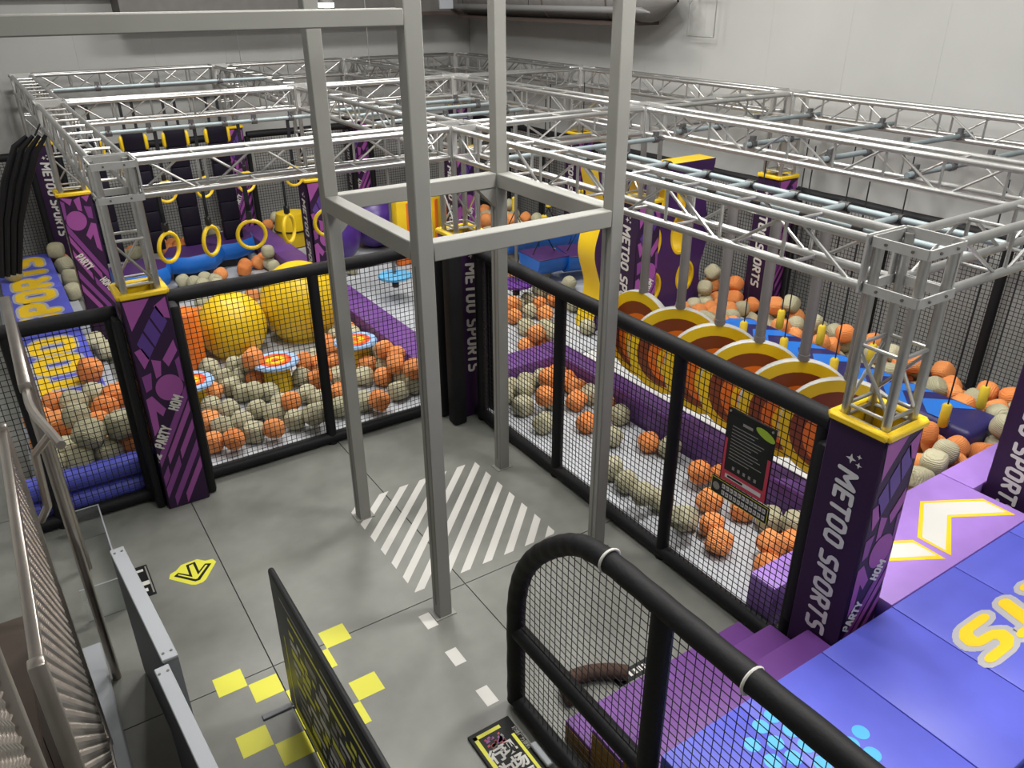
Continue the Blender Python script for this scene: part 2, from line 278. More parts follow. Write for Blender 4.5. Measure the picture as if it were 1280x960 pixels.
BALLS = """Zo5.44,2.66,0.134 Zo5.67,2.66,0.134 Zo5.88,2.65,0.134 Zb6.08,2.66,0.134 Zb6.29,2.64,0.134 Zo5.57,2.86,0.134 Zo5.79,2.87,0.134 Zb6.00,2.86,0.134 Zo6.21,2.88,0.134 Zo5.45,3.07,0.134 Zo5.67,3.05,0.134 Zo5.88,3.06,0.134 Zb6.09,3.05,0.134 Zb6.29,3.06,0.134 Zb6.49,2.67,0.134 Zo6.70,2.66,0.134 Zb6.91,2.66,0.134 Zb6.58,2.87,0.134 Zb6.79,2.85,0.134 Zb7.00,2.85,0.134 Zb6.50,3.07,0.134 Zb6.71,3.05,0.134 Zb6.92,3.06,0.134 Zb6.57,3.27,0.134 Zo6.79,3.27,0.134 Zo7.01,3.27,0.134 Zo6.46,3.47,0.134 Zo6.68,3.45,0.134 Zo6.90,3.47,0.134 Zb6.57,3.66,0.134 Zo6.79,3.65,0.134 Zb7.01,3.66,0.134 Zo6.44,3.85,0.134 Zo6.68,3.87,0.134 Zo6.89,3.87,0.134 Zo6.56,4.05,0.134 Zb6.78,4.07,0.134 Zo7.01,4.05,0.134 Zb6.45,4.25,0.134 Zo6.68,4.25,0.134 Zo6.90,4.27,0.134 Zb6.56,4.47,0.134 Zo6.78,4.45,0.134 Zo7.01,4.45,0.134 Zo6.44,4.66,0.134 Zb6.67,4.65,0.134 Zo6.88,4.67,0.134 Zo6.56,4.87,0.134 Zb6.79,4.85,0.134 Zo7.00,4.86,0.134 Zb7.27,2.75,0.134 Zb7.49,2.75,0.134 Zb7.72,2.75,0.134 Zb7.93,2.76,0.134 Zo7.38,2.95,0.134 Zo7.61,2.95,0.134 Zo7.83,2.94,0.134 Zo8.04,2.95,0.134 Zb7.26,3.15,0.134 Zo7.50,3.14,0.134 Zo7.72,3.15,0.134 Zo7.94,3.15,0.134 Zb7.38,3.36,0.134 Zo7.59,3.34,0.134 Zb7.83,3.36,0.134 Zb8.04,3.35,0.134 Zo7.27,3.54,0.134 Zo7.49,3.54,0.134 Zb7.71,3.55,0.134 Zo7.93,3.55,0.134 Zo7.39,3.74,0.134 Zo7.60,3.75,0.134 Zb7.82,3.74,0.134 Zb8.05,3.74,0.134 Zb7.26,3.95,0.134 Zo7.50,3.94,0.134 Zb7.71,3.94,0.134 Zo7.94,3.94,0.134 Zb7.39,4.14,0.134 Zb7.60,4.15,0.134 Zo7.83,4.15,0.134 Zb8.04,4.14,0.134 Zb7.27,4.49,0.134 Zb7.50,4.51,0.134 Zb7.71,4.49,0.134 Zo7.94,4.50,0.134 Zb7.39,4.70,0.134 Zo7.60,4.69,0.134 Zb7.83,4.69,0.134 Zb8.04,4.70,0.134 Zb7.27,4.90,0.134 Zb7.50,4.89,0.134 Zb7.71,4.91,0.134 Zb7.95,4.91,0.134 Zo7.38,5.11,0.134 Zo7.61,5.09,0.134 Zo7.83,5.11,0.134 Zb8.05,5.10,0.134 Zb7.26,5.30,0.134 Zo7.49,5.29,0.134 Zb7.72,5.29,0.134 Zo7.94,5.29,0.134 Zo7.39,5.50,0.134 Zo7.61,5.51,0.134 Zo7.83,5.50,0.134 Zo8.04,5.50,0.134 Zb7.26,5.70,0.134 Zo7.49,5.70,0.134 Zo7.71,5.71,0.134 Zo7.94,5.70,0.134 Zo7.38,5.91,0.134 Zo7.60,5.91,0.134 Zb7.82,5.89,0.134 Zb8.05,5.91,0.134 Zo7.27,6.11,0.134 Zo7.50,6.11,0.134 Zo7.72,6.09,0.134 Zb7.94,6.11,0.134 Zb7.37,6.29,0.134 Zb7.60,6.30,0.134 Zb7.82,6.29,0.134 Zo7.26,6.49,0.134 Zo7.48,6.50,0.134 Zo7.68,6.51,0.134 Zb7.38,6.69,0.134 Zo7.60,6.70,0.134 Zb7.83,6.70,0.134 Zb7.26,6.90,0.134 Zo7.50,6.90,0.134 Zo7.70,6.89,0.134 Zo7.93,6.90,0.134 Zo7.39,7.10,0.134 Zb7.61,7.10,0.134 Zb7.82,7.09,0.134 Zo8.05,7.10,0.134 Zo4.80,12.95,0.134 Zb5.02,12.94,0.134 Zo5.69,12.96,0.134 Zb5.92,12.95,0.134 Zo6.14,12.96,0.134 Zo6.35,12.95,0.134 Zb6.57,12.96,0.134 Zb6.80,12.96,0.134 Zb4.92,13.15,0.134 Zb5.14,13.15,0.134 Zb5.35,13.15,0.134 Zo5.57,13.14,0.134 Zb5.80,13.14,0.134 Zo6.01,13.14,0.134 Zb6.25,13.14,0.134 Zb6.46,13.16,0.134 Zb6.68,13.16,0.134 Zo4.80,13.36,0.134 Zo5.03,13.35,0.134 Zb5.25,13.34,0.134 Zo5.47,13.35,0.134 Zo5.69,13.34,0.134 Zo5.91,13.36,0.134 Zo6.12,13.35,0.134 Zo6.36,13.36,0.134 Zo6.57,13.34,0.134 Zo6.79,13.35,0.134 Zo4.92,13.55,0.134 Zb5.13,13.55,0.134 Zo5.35,13.55,0.134 Zo5.57,13.55,0.134 Zb5.81,13.55,0.134 Zo6.03,13.54,0.134 Zb6.25,13.56,0.134 Zb6.47,13.55,0.134 Zb6.69,13.55,0.134 Zb4.81,13.74,0.134 Zo5.01,13.76,0.134 Zb5.25,13.75,0.134 Zb5.46,13.75,0.134 Zb5.68,13.74,0.134 Zo5.90,13.75,0.134 Zb6.13,13.74,0.134 Zo6.36,13.76,0.134 Zb6.57,13.75,0.134 Zo6.80,13.76,0.134 Zb4.91,13.94,0.134 Zb5.13,13.94,0.134 Zb5.35,13.95,0.134 Zo5.57,13.95,0.134 Zb5.79,13.96,0.134 Zb6.01,13.96,0.134 Zo6.24,13.95,0.134 Zb6.46,13.96,0.134 Zb6.69,13.95,0.134 Zb7.10,11.61,0.134 Zo7.33,11.60,0.134 Zb7.55,11.61,0.134 Zb7.77,11.59,0.134 Zb7.98,11.61,0.134 Zb7.21,11.81,0.134 Zo7.44,11.79,0.134 Zb7.65,11.80,0.134 Zb7.87,11.80,0.134 Zo7.11,12.01,0.134 Zo7.32,12.01,0.134 Zo7.54,12.00,0.134 Zo7.77,11.99,0.134 Zb7.98,12.01,0.134 Zo7.21,12.20,0.134 Zo7.43,12.20,0.134 Zb7.64,12.20,0.134 Zo7.88,12.20,0.134 Zo7.09,12.40,0.134 Zo7.33,12.40,0.134 Zb7.55,12.39,0.134 Zb7.76,12.40,0.134 Zb7.98,12.41,0.134 Zb7.22,12.59,0.134 Zo7.44,12.60,0.134 Zo7.66,12.61,0.134 Zo7.87,12.60,0.134 Zb7.10,12.81,0.134 Zo7.32,12.80,0.134 Zb7.56,12.80,0.134 Zb7.77,12.79,0.134 Zo7.99,12.80,0.134 Zb7.22,13.00,0.134 Zo7.43,12.99,0.134 Zo7.66,13.00,0.134 Zo7.87,13.01,0.134 Zo7.10,13.19,0.134 Zo7.33,13.19,0.134 Zo7.54,13.20,0.134 Zo7.77,13.20,0.134 Zo7.99,13.20,0.134 Zo7.21,13.39,0.134 Zb7.42,13.40,0.134 Zo7.66,13.40,0.134 Zo7.88,13.39,0.134 Zb7.09,13.60,0.134 Zb7.33,13.59,0.134 Zo7.54,13.59,0.134 Zb7.77,13.59,0.134 Zo7.98,13.60,0.134 Zo7.21,13.80,0.134 Zo7.43,13.81,0.134 Zo7.65,13.79,0.134 Zo7.87,13.79,0.134 Ho4.14,2.85,0.134 Ho4.51,2.93,0.134 Ho4.06,3.27,0.134 Ho4.32,2.98,0.184 Ho4.17,3.45,0.134 Hb4.74,3.09,0.134 Hb4.06,3.63,0.134 Hb4.62,3.25,0.134 Gb3.92,3.53,0.254 Ho4.55,3.47,0.134 Ho4.40,3.70,0.134 Gb4.07,3.94,0.134 Gb3.89,3.97,0.244 Pb5.77,2.76,0.312 Gb4.01,4.31,0.134 Ab-0.18,6.85,0.422 Pb5.65,2.67,0.462 Ab0.04,6.85,0.422 Ho4.77,3.92,0.134 Ho4.58,4.00,0.195 Pb6.11,2.79,0.298 Gb4.04,4.55,0.134 Ab0.27,6.85,0.422 Po5.94,2.84,0.398 Ab0.41,6.85,0.646 Po6.39,2.85,0.224 Po6.31,2.69,0.337 Ab-0.06,7.07,0.422 Pb5.87,2.69,0.526 Po6.68,2.68,0.341 Ao0.24,7.09,0.422 Gb4.73,4.53,0.134 Pb6.17,2.76,0.496 Ab0.16,6.85,0.639 Pb6.91,2.68,0.342 Po7.17,2.96,0.134 Po6.47,3.00,0.336 Co1.15,7.02,0.134 Ao-0.18,7.33,0.422 Go4.63,4.71,0.134 Ao0.50,6.85,0.422 Po6.47,2.81,0.415 Pb7.11,2.68,0.235 Co1.32,6.90,0.175 Fb4.41,4.99,0.134 Po6.45,3.21,0.292 Cb1.54,7.00,0.134 Ob6.90,2.68,0.549 Po6.34,3.04,0.500 Co1.71,6.89,0.174 Cb1.31,7.28,0.134 Ao-0.03,7.62,0.422 Ao0.26,7.43,0.422 Oo7.41,2.87,0.327 Fb4.01,5.57,0.134 Fo4.37,5.34,0.134 Ao-0.18,7.81,0.422 Ab0.43,7.24,0.467 Co1.23,7.48,0.134 Cb1.51,7.29,0.134 Ao0.50,7.95,0.422 Cb1.96,7.02,0.134 Cb2.12,6.90,0.194 Ab0.11,7.35,0.594 Fb4.75,5.28,0.134 Ob7.25,2.89,0.466 Db2.14,6.72,0.305 Ob7.73,2.94,0.318 Cb1.47,7.61,0.134 Cb1.71,7.45,0.134 Cb1.83,7.28,0.134 Db2.45,7.02,0.134 Fb4.04,5.99,0.134 Cb1.33,7.81,0.134 Oo7.55,3.03,0.364 Ao0.37,7.74,0.422 Ao-0.02,8.12,0.422 Fo4.78,5.53,0.134 Cb1.96,7.47,0.134 Db2.70,7.00,0.134 Fb4.38,5.92,0.134 Cb2.31,7.29,0.134 Ob7.69,3.32,0.315 Fo4.57,5.77,0.134 Oo7.97,3.11,0.337 Co2.01,7.24,0.235 Db2.29,7.10,0.235 Do2.81,6.84,0.184 Ab0.13,7.93,0.464 Ab0.32,8.11,0.422 Cb2.27,7.50,0.134 Oo7.61,3.51,0.309 Ab0.62,8.58,0.152 Co1.43,8.11,0.134 Fo4.22,5.85,0.254 Cb1.70,7.92,0.134 Do2.56,7.35,0.134 Fb4.02,6.29,0.134 Oo7.48,3.31,0.309 Cb1.94,7.78,0.134 Db3.11,7.02,0.134 Fb4.16,6.14,0.217 Fb4.78,5.80,0.134 Oo7.96,3.33,0.325 Cb1.77,7.70,0.225 Cb1.64,8.14,0.134 Ob7.44,3.60,0.395 Oo7.80,3.62,0.308 Fb4.57,6.21,0.134 Fo4.76,6.01,0.134 Fb4.38,6.42,0.134 Co1.91,8.15,0.134 Co2.49,7.78,0.134 Db3.32,7.08,0.134 Cb1.62,8.42,0.134 Cb2.36,7.94,0.134 Do3.12,7.43,0.134 Db2.95,7.56,0.134 Db2.71,7.72,0.134 Do2.50,7.61,0.242 Fb4.18,6.42,0.134 Fo4.46,6.13,0.292 Cb1.80,8.33,0.134 Fo4.78,6.21,0.134 Db3.32,7.29,0.134 Fb4.59,6.42,0.134 Nb7.52,4.13,0.324 Oo8.07,3.86,0.305 Ao0.37,8.76,0.422 Do3.32,7.04,0.338 Fo4.80,6.42,0.134 Db3.27,7.70,0.134 Ob7.93,4.07,0.299 Cb1.82,8.68,0.134 Co2.62,8.15,0.134 Cb1.55,8.76,0.134 Cb1.92,8.49,0.195 Do3.22,7.29,0.320 Do2.82,8.08,0.134 Co2.45,8.08,0.247 Bb1.89,8.26,0.312 Oo7.74,4.13,0.355 Db3.32,7.49,0.134 Do3.10,7.81,0.134 Fo4.79,6.95,0.134 Cb2.68,8.35,0.134 Oo7.66,3.97,0.464 Co2.08,8.79,0.134 Bo1.90,8.08,0.416 Nb7.83,4.54,0.306 Nb8.07,4.46,0.295 Db3.32,7.90,0.134 Do3.32,7.47,0.341 Do3.27,7.68,0.341 Ab0.64,9.93,0.152 Bb1.54,9.36,0.134 Do2.95,8.51,0.134 Fo4.93,7.24,0.134 No7.60,4.94,0.311 Bo1.63,9.55,0.134 Db3.18,8.29,0.134 Db3.32,8.14,0.134 Fo5.17,7.21,0.134 Ab0.57,10.23,0.152 Nb7.83,4.93,0.301 No8.07,4.71,0.340 No7.42,4.95,0.406 Do3.32,8.45,0.134 Fo5.23,7.46,0.134 Eb5.45,7.38,0.134 Eb4.77,7.84,0.134 Mo7.55,5.40,0.298 Db3.18,8.60,0.134 Fb5.23,7.08,0.289 Nb7.99,5.18,0.315 Bb1.70,9.94,0.134 Eo5.04,7.18,0.299 Db3.32,8.75,0.134 Do2.94,8.72,0.134 No7.73,4.87,0.471 Bo1.78,9.75,0.174 Eb5.47,7.60,0.134 Nb7.98,5.40,0.305 Fb5.27,7.75,0.134 Fb5.93,7.31,0.134 Db3.12,8.83,0.134 Eb5.07,7.44,0.267 Mo7.60,5.63,0.300 Bb2.47,9.74,0.134 Mb7.83,5.61,0.308 Mb7.13,6.08,0.287 Bo1.76,10.26,0.134 Mo7.04,5.92,0.385 Do3.32,8.96,0.134 Do3.32,9.74,0.134 Mo7.43,5.54,0.395 Mo7.13,6.38,0.246 Mo6.84,5.91,0.444 Nb7.81,5.35,0.426 Eo5.08,8.33,0.134 Eo5.35,8.14,0.134 Mb7.34,6.20,0.315 Bo1.89,10.56,0.134 Mo8.06,5.79,0.306 Eo5.74,7.99,0.134 Mb7.89,6.50,0.134 Mb6.99,6.25,0.334 Eb5.63,8.18,0.134 Mb8.06,6.07,0.297 Bb2.64,10.32,0.134 Mb7.70,6.36,0.305 Mo7.50,6.40,0.319 Eb5.62,8.46,0.134 Eo5.46,8.35,0.215 Eo5.31,8.71,0.134 Eo5.89,8.32,0.134 Eb6.27,8.06,0.134 Bb2.02,10.97,0.134 Mo7.90,6.01,0.415 Mb7.96,5.82,0.486 Mo7.91,6.38,0.302 Eb5.84,8.54,0.134 Eo6.17,8.36,0.134 Mo8.02,6.73,0.214 Bo2.30,11.14,0.134 Bb2.80,10.83,0.134 Mo7.86,6.63,0.327 Mb8.06,7.34,0.134 Bo2.65,10.70,0.184 Eb6.22,8.68,0.134 Ab0.59,12.45,0.152 Eb6.07,8.57,0.235 Mb8.04,6.88,0.353 Eb6.75,8.79,0.134 Ib2.02,12.09,0.134 Mo8.06,7.24,0.313 Mo7.95,6.72,0.488 Ib2.42,11.84,0.134 Ib2.22,11.73,0.134 Ib2.14,11.92,0.134 Jb2.40,11.63,0.134 Eo6.35,9.39,0.134 Io1.70,12.68,0.134 Ab0.63,13.19,0.152 Eo5.93,9.72,0.134 Eo6.17,9.33,0.215 Io1.47,12.79,0.134 Ab-0.08,12.92,0.422 Eb6.73,9.41,0.134 Io2.57,12.09,0.134 Eb6.32,9.75,0.134 Ib1.66,12.88,0.134 Mb8.01,7.19,0.511 Mb7.81,7.12,0.340 Ib2.32,12.02,0.134 Io1.83,12.99,0.134 Kb4.36,11.25,0.134 Jo2.95,12.14,0.134 Ab0.63,13.90,0.152 Jb3.37,11.99,0.134 Eb6.75,9.94,0.134 Eb6.83,9.73,0.134 Jo3.02,12.34,0.134 Jb3.37,12.20,0.134 Eb6.75,10.31,0.134 Jb3.36,12.17,0.340 Jo3.23,12.35,0.134 Eb7.18,10.15,0.134 Ao-0.05,13.97,0.422 Ao0.61,14.16,0.152 Eo7.21,10.40,0.134 Eo6.86,10.71,0.134 Jo3.37,12.51,0.134 Ab0.57,13.96,0.381 Io1.67,14.13,0.134 Ib1.52,13.98,0.134 Io2.32,14.17,0.134 Io2.55,14.17,0.134 Ib1.68,13.87,0.174 Io2.39,13.97,0.164 Io2.12,14.16,0.174 Io2.20,13.84,0.134 Jo4.36,13.62,0.134 Io2.51,13.78,0.134 Jb3.22,14.16,0.134 Ib3.03,14.10,0.195 Jb2.98,13.88,0.134 Io2.34,13.69,0.184 Jo3.36,14.01,0.134 Jb4.43,14.16,0.134 Ko6.02,12.75,0.134 Ib3.00,13.72,0.265 Jb2.91,13.59,0.404 Jb4.07,14.20,0.134 Jb3.29,13.89,0.292 Lo7.62,11.69,0.312 Lo7.22,11.88,0.330 Jo3.95,14.07,0.245 Jb4.08,13.88,0.134 Jb4.38,14.04,0.296 Ko5.92,12.62,0.255 Lo8.05,11.85,0.255 Kb6.15,12.92,0.339 Lb7.66,11.90,0.315 Jo3.38,14.19,0.264 Lb8.08,11.54,0.305 Lb8.07,10.89,0.134 Lb8.06,12.25,0.233 Jb4.13,14.14,0.335 Kb6.67,14.15,0.134 Lo8.08,12.50,0.285 Ko6.27,14.14,0.225 Ko6.09,13.95,0.328 Ko6.30,13.90,0.329 Ko6.56,14.02,0.305 Lb7.98,12.30,0.417"""

# ================================================================== the setting
fl = struct(MB().box((-3, -3, -.08), (9.2, 15.2, -.012), 'joint').build('floor'))
tag(fl, 'grey polished concrete hall floor with thin saw joints', 'floor')
xs = [-3, .76, 2.23, 5.2, 9.2]; ys = [-3, 1.2, 4.08, 6.9, 15.2]
for i in range(4):
    for j in range(4):
        MB().box((xs[i]+.004, ys[j]+.004, -.012), (xs[i+1]-.004, ys[j+1]-.004, 0), 'concrete').build('slab', fl)
def panel_wall(name, label, a, b, axis, t0, t1, z1, step=1.15):
    root = struct(MB().box(a, b, 'joint').build(name)); tag(root, label, 'wall')
    t = t0; me = None
    while t < t1-.01:
        e = min(t+step, t1)
        if axis == 'x': MB().box((t+.0007, a[1]-.005, 0), (e-.0007, a[1], z1), 'wall').build('wall_panel', root)
        else: MB().box((a[0]-.005, t+.0007, 0), (a[0], e-.0007, z1), 'wall').build('wall_panel', root)
        t = e
panel_wall('wall_back', 'pale grey panel wall behind the back row of trusses', (-3, 14.92, 0), (9.2, 15.1, CEIL), 'x', -3, 9, CEIL)
panel_wall('wall_right', 'pale grey panel wall along the right row of trusses', (8.75, -3, 0), (8.95, 15.1, CEIL), 'y', -3, 14.9, CEIL)
tag(struct(MB().box((-1.6, -3, 0), (-1.45, 15, CEIL), 'wall').build('wall_left')), 'plain grey wall left of the entrance gate', 'wall')
tag(struct(MB().box((-3, -3.1, 0), (9.2, -3, CEIL), 'wall').build('wall_front')), 'plain grey wall behind the viewing platform', 'wall')
tag(struct(MB().box((-3, -3, CEIL), (9.2, 15.2, CEIL+.1), 'ceil').build('ceiling')), 'dark grey hall ceiling', 'ceiling')
bh = MB(); bh.box((2.25, 14.2, 3.66), (8.7, 14.9, 4.7), 'duct')
o = struct(bh.build('trim_1')); tag(o, 'dark grey bulkhead along the top of the back wall', 'bulkhead')
MB().box((2.25, 14.17, 3.6), (8.7, 14.9, 3.66), 'brown').build('edge_strip', o)
o = struct(MB().box((-1.4, 14.75, 3.93), (2.25, 14.9, 4.7), 'duct').build('trim_2')); tag(o, 'dark band high on the back wall at the left', 'bulkhead')
# ventilation duct high along the right wall
d = thing('ventilation_duct', 'dark grey round ventilation duct with a pointed end high on the right wall', 'duct', (8.36, 8.66, 3.86))
prof = [(.02, 0), (.1, .12), (.26, .4), (.28, .5), (.28, 5.5), (.0, 5.5)]
MB().lathe(prof, 'duct', 20, mx=Matrix.Rotation(-PI/2, 4, 'X')).build('duct_body', d)
MB().box((-.3, .7, -.32), (.33, 5.5, -.27), 'brown').build('duct_rail', d)
for y in (1.2, 2.8, 4.4): MB().tube([(.285*math.cos(a), y, .285*math.sin(a)) for a in [2*PI*i/20 for i in range(20)]], .015, 'brown', 6, closed=True).build('band', d)
o = thing('service_pipe', 'thin dark service pipe hanging beside the round duct', 'pipe', (7.95, 8.75, 3.74))
MB().tube([(0, 0, -.02), (0, .2, 0), (0, 5.4, 0)], [.01, .05, .05], 'dkgrey', 10).build('tube', o)
for y in (.5, 2.9, 5.0): MB().cyl((0, y, .04), (0, y, CEIL-3.74), .005, 'rope', 6).build('hanger', o)
cg = thing('wire_bracket', 'thin wire bracket hanging at the pointed end of the duct', 'bracket', (8.62, 8.2, 3.42))
for a, b in [((0, 0, 0), (0, .5, 0)), ((0, 0, 0), (0, 0, .9)), ((0, .5, 0), (0, .5, .9)), ((0, 0, .9), (0, .5, .4)), ((0, 0, .5), (0, .5, .5))]:
    MB().cyl(a, b, .008, 'alu', 6).build('wire', cg)
lp = thing('hanging_downlight', 'small downlight on a cable near the top edge, left of the middle tower post', 'lamp', (4.66, 12.0, 3.82))
MB().lathe([(.0, .13), (.1, .13), (.11, 0), (.11, -.02)], 'duct', 20).build('housing', lp)
MB().lathe([(.112, .03), (.112, -.03), (.0, -.035)], 'lamp', 20).build('lens', lp)
MB().cyl((0, 0, .13), (0, 0, CEIL-3.82), .006, 'rope', 6).build('cable', lp)
sg = thing('hanging_sign_panel', 'small pale square panel hanging in front of the back bulkhead', 'sign', (7.35, 13.3, 3.72))
MB().box((-.13, -.015, 0), (.13, .015, .28), 'panelw').build('panel', sg); MB().cyl((0, 0, .28), (0, 0, CEIL-3.72), .005, 'rope', 6).build('cable', sg)
for x, y, z0 in ((4.05, 14.6, 2.9), (5.35, 12.2, 2.92)):
    tag(MB().cyl((x, y, z0), (x, y, CEIL), .006, 'alu', 6).build('suspension_wire'), 'thin steel wire dropping from the ceiling to the truss, %s' % ('near the back wall' if y > 14 else 'in the middle of the hall'), 'wire')
# lamps: LED panels under the ceiling, each with its own area light
LAMPAT = ['the hanging bags', 'the purple balls', 'the climbing wall', 'the yellow domes', 'the wheel row far end', 'the hanging blue board', 'the standing notice board', 'the lettered stairs pillar', 'the lilac platform', 'the viewing stand']
for i, (x, y, sx, sy, pw) in enumerate(LAMPS):
    t = thing('led_panel', 'LED panel lamp under the ceiling above ' + LAMPAT[i], 'lamp', (x, y, CEIL-.06), 0, 'LED panels under the ceiling')
    MB().box((-sx/2, -sy/2, 0), (sx/2, sy/2, .05), 'panelw').build('housing', t)
    MB().box((-sx/2+.03, -sy/2+.03, -.008), (sx/2-.03, sy/2-.03, 0), 'lamp').build('diffuser', t)
    L = bpy.data.lights.new('panel_light', 'AREA'); L.shape = 'RECTANGLE'; L.size = sx; L.size_y = sy; L.energy = pw; L.color = (1, .975, .93)
    lo = bpy.data.objects.new('panel_light', L); COL.objects.link(lo); lo.parent = t; lo.location = (0, 0, -.03)

# ================================================================== mats on the play floor
def pmat(x0, y0, x1, y1, k, label, z1=.03):
    tag(MB().rbox((x0, y0, 0), (x1, y1, z1), .008, k, 1).build('play_mat'), label, 'mat')
pmat(.92, 6.66, 3.44, 10.5, 'trampo', 'pale play mat with the yellow domes behind the left fence')
pmat(.92, 10.52, 3.44, 14.6, 'trampo', 'pale play mat under the blue modules and hanging bags at the back left')
pmat(3.86, 6.9, 5.9, 10.5, 'trampo', 'pale play mat under the light blue and purple swing discs')
pmat(5.92, 6.9, 8.4, 14.6, 'trampo', 'pale play mat under the blue hanging half cylinders')
pmat(3.86, 10.52, 5.9, 14.6, 'trampo', 'pale play mat under the big purple balls at the back')
pmat(3.74, 2.52, 4.88, 6.48, 'trampo', 'pale play mat strip with scattered balls along the right fence')
pmat(5.16, 2.52, 8.4, 6.88, 'whitemat', 'white play mat under the row of hanging wheels')
pmat(-.36, 6.66, .62, 14.6, 'trampo', 'pale play mat under the blue slide on the far left')

# ================================================================== trusses
H = .12   # half spacing of the chords
_c = {}
def cmesh(key, fn):
    if key not in _c: _c[key] = fn()
    return _c[key]
def rodmesh(L, r, k='alu', n=8): return cmesh(('rod', round(L, 3), r, k), lambda: MB().cyl((0, 0, 0), (L, 0, 0), r, k, n).mesh('rod'))
def rod(name, parent, a, b, r, k='alu', n=8):
    a = Vector(a); b = Vector(b); d = b-a
    q = Vector((1, 0, 0)).rotation_difference(d)
    return place(rodmesh(d.length, r, k, n), name, parent, mx=Matrix.Translation(a) @ q.to_matrix().to_4x4())
def truss(x, y, L, rz, label, z=2.78):
    t = thing('box_truss', label, 'truss', (x, y, z), rz, 'aluminium box trusses of the overhead grid')
    for sy in (-H, H):
        for sz in (-H, H): rod('chord', t, (0, sy, sz), (L, sy, sz), .025, 'alu', 12)
    n = max(2, round(L/.44)); s = L/n
    for i in range(n+1):
        X = i*s if 0 < i < n else (.03 if i == 0 else L-.03)
        if 0 < i < n:
            for sz in (-H, H):
                rod('rung', t, (X, -H, sz), (X, H, sz), .011)
            for sy in (-H, H):
                if i % 2 == 1 or sy > 0: rod('upright', t, (X+.05, sy, -H), (X+.05, sy, H), .011)
        else:
            me = cmesh('endplate', lambda: MB().box((-.006, -.15, .1), (.006, .15, .15), 'aluplate').box((-.006, -.15, -.15), (.006, .15, -.1), 'aluplate').box((-.006, -.15, -.1), (.006, -.1, .1), 'aluplate').box((-.006, .1, -.1), (.006, .15, .1), 'aluplate').mesh('endplate'))
            place(me, 'end_plate', t, (0.008 if i == 0 else L-.008, 0, 0))
        if i < n:
            for sy in (-H, H):
                up_ = (i % 2 == 0) == (sy < 0)
                rod('diagonal', t, (i*s+.07, sy, H if up_ else -H), ((i+1)*s-.03, sy, -H if up_ else H), .010)
    return t
NX = [.75, 3.65, 5.93, 8.2]; NY = [2.03, 6.48, 10.5, 14.45]
row = ['nearest row by the stairs', 'row above the left fence', 'middle row of the hall', 'row along the back wall']
colm = ['left edge line', 'line above the right fence', 'line right of the wheels', 'line along the right wall']
seg = ['left', 'middle', 'right']; segy = ['near', 'middle', 'far']
for j, y in enumerate(NY):
    for i in range(3):
        if j == 0 and i == 0: continue
        truss(NX[i]+.15, y, NX[i+1]-NX[i]-.3, 0, 'silver box truss crossing left to right, %s span of the %s' % (seg[i], row[j]))
for i, x in enumerate(NX):
    for j in range(3):
        if i == 0 and j == 0: continue
        truss(x, NY[j]+.15, NY[j+1]-NY[j]-.3, PI/2, 'silver box truss running backwards, %s span of the %s' % (segy[j], colm[i]))
def gusset():
    m = MB()
    for s in (-1, 1):
        m.box((-.15, s*.15-.005, 0), (.15, s*.15+.005, .05), 'aluplate'); m.box((s*.15-.005, -.145, 0), (s*.15+.005, .145, .05), 'aluplate')
        for q in (-.07, .07):
            m.cyl((q, s*.154, .025), (q, s*.163, .025), .008, 'bolt', 6); m.cyl((s*.154, q, .025), (s*.163, q, .025), .008, 'bolt', 6)
    return m.mesh('gusset')
def column(x, y, label, z0=.8):
    t = thing('truss_column', label, 'truss column', (x, y, 0), 0, 'truss columns standing in the padded pillars')
    for sx in (-H, H):
        for sy in (-H, H): rod('chord', t, (sx, sy, z0), (sx, sy, 2.9), .025, 'alu', 12)
    for z in (2.87, 2.63): place(cmesh('gusset', gusset), 'corner_plate', t, (0, 0, z))
    zz = [1.93, 2.0, 2.35]
    for z in zz:
        for s in (-H, H):
            rod('rung', t, (-H, s, z), (H, s, z), .011); rod('rung', t, (s, -H, z), (s, H, z), .011)
    for s in (-1, 1):
        rod('diagonal', t, (-H*s, H*s, 2.0), (H*s, H*s, 2.33), .010); rod('diagonal', t, (s*H, s*H, 2.02), (s*H, -s*H, 2.33), .010)
    return t

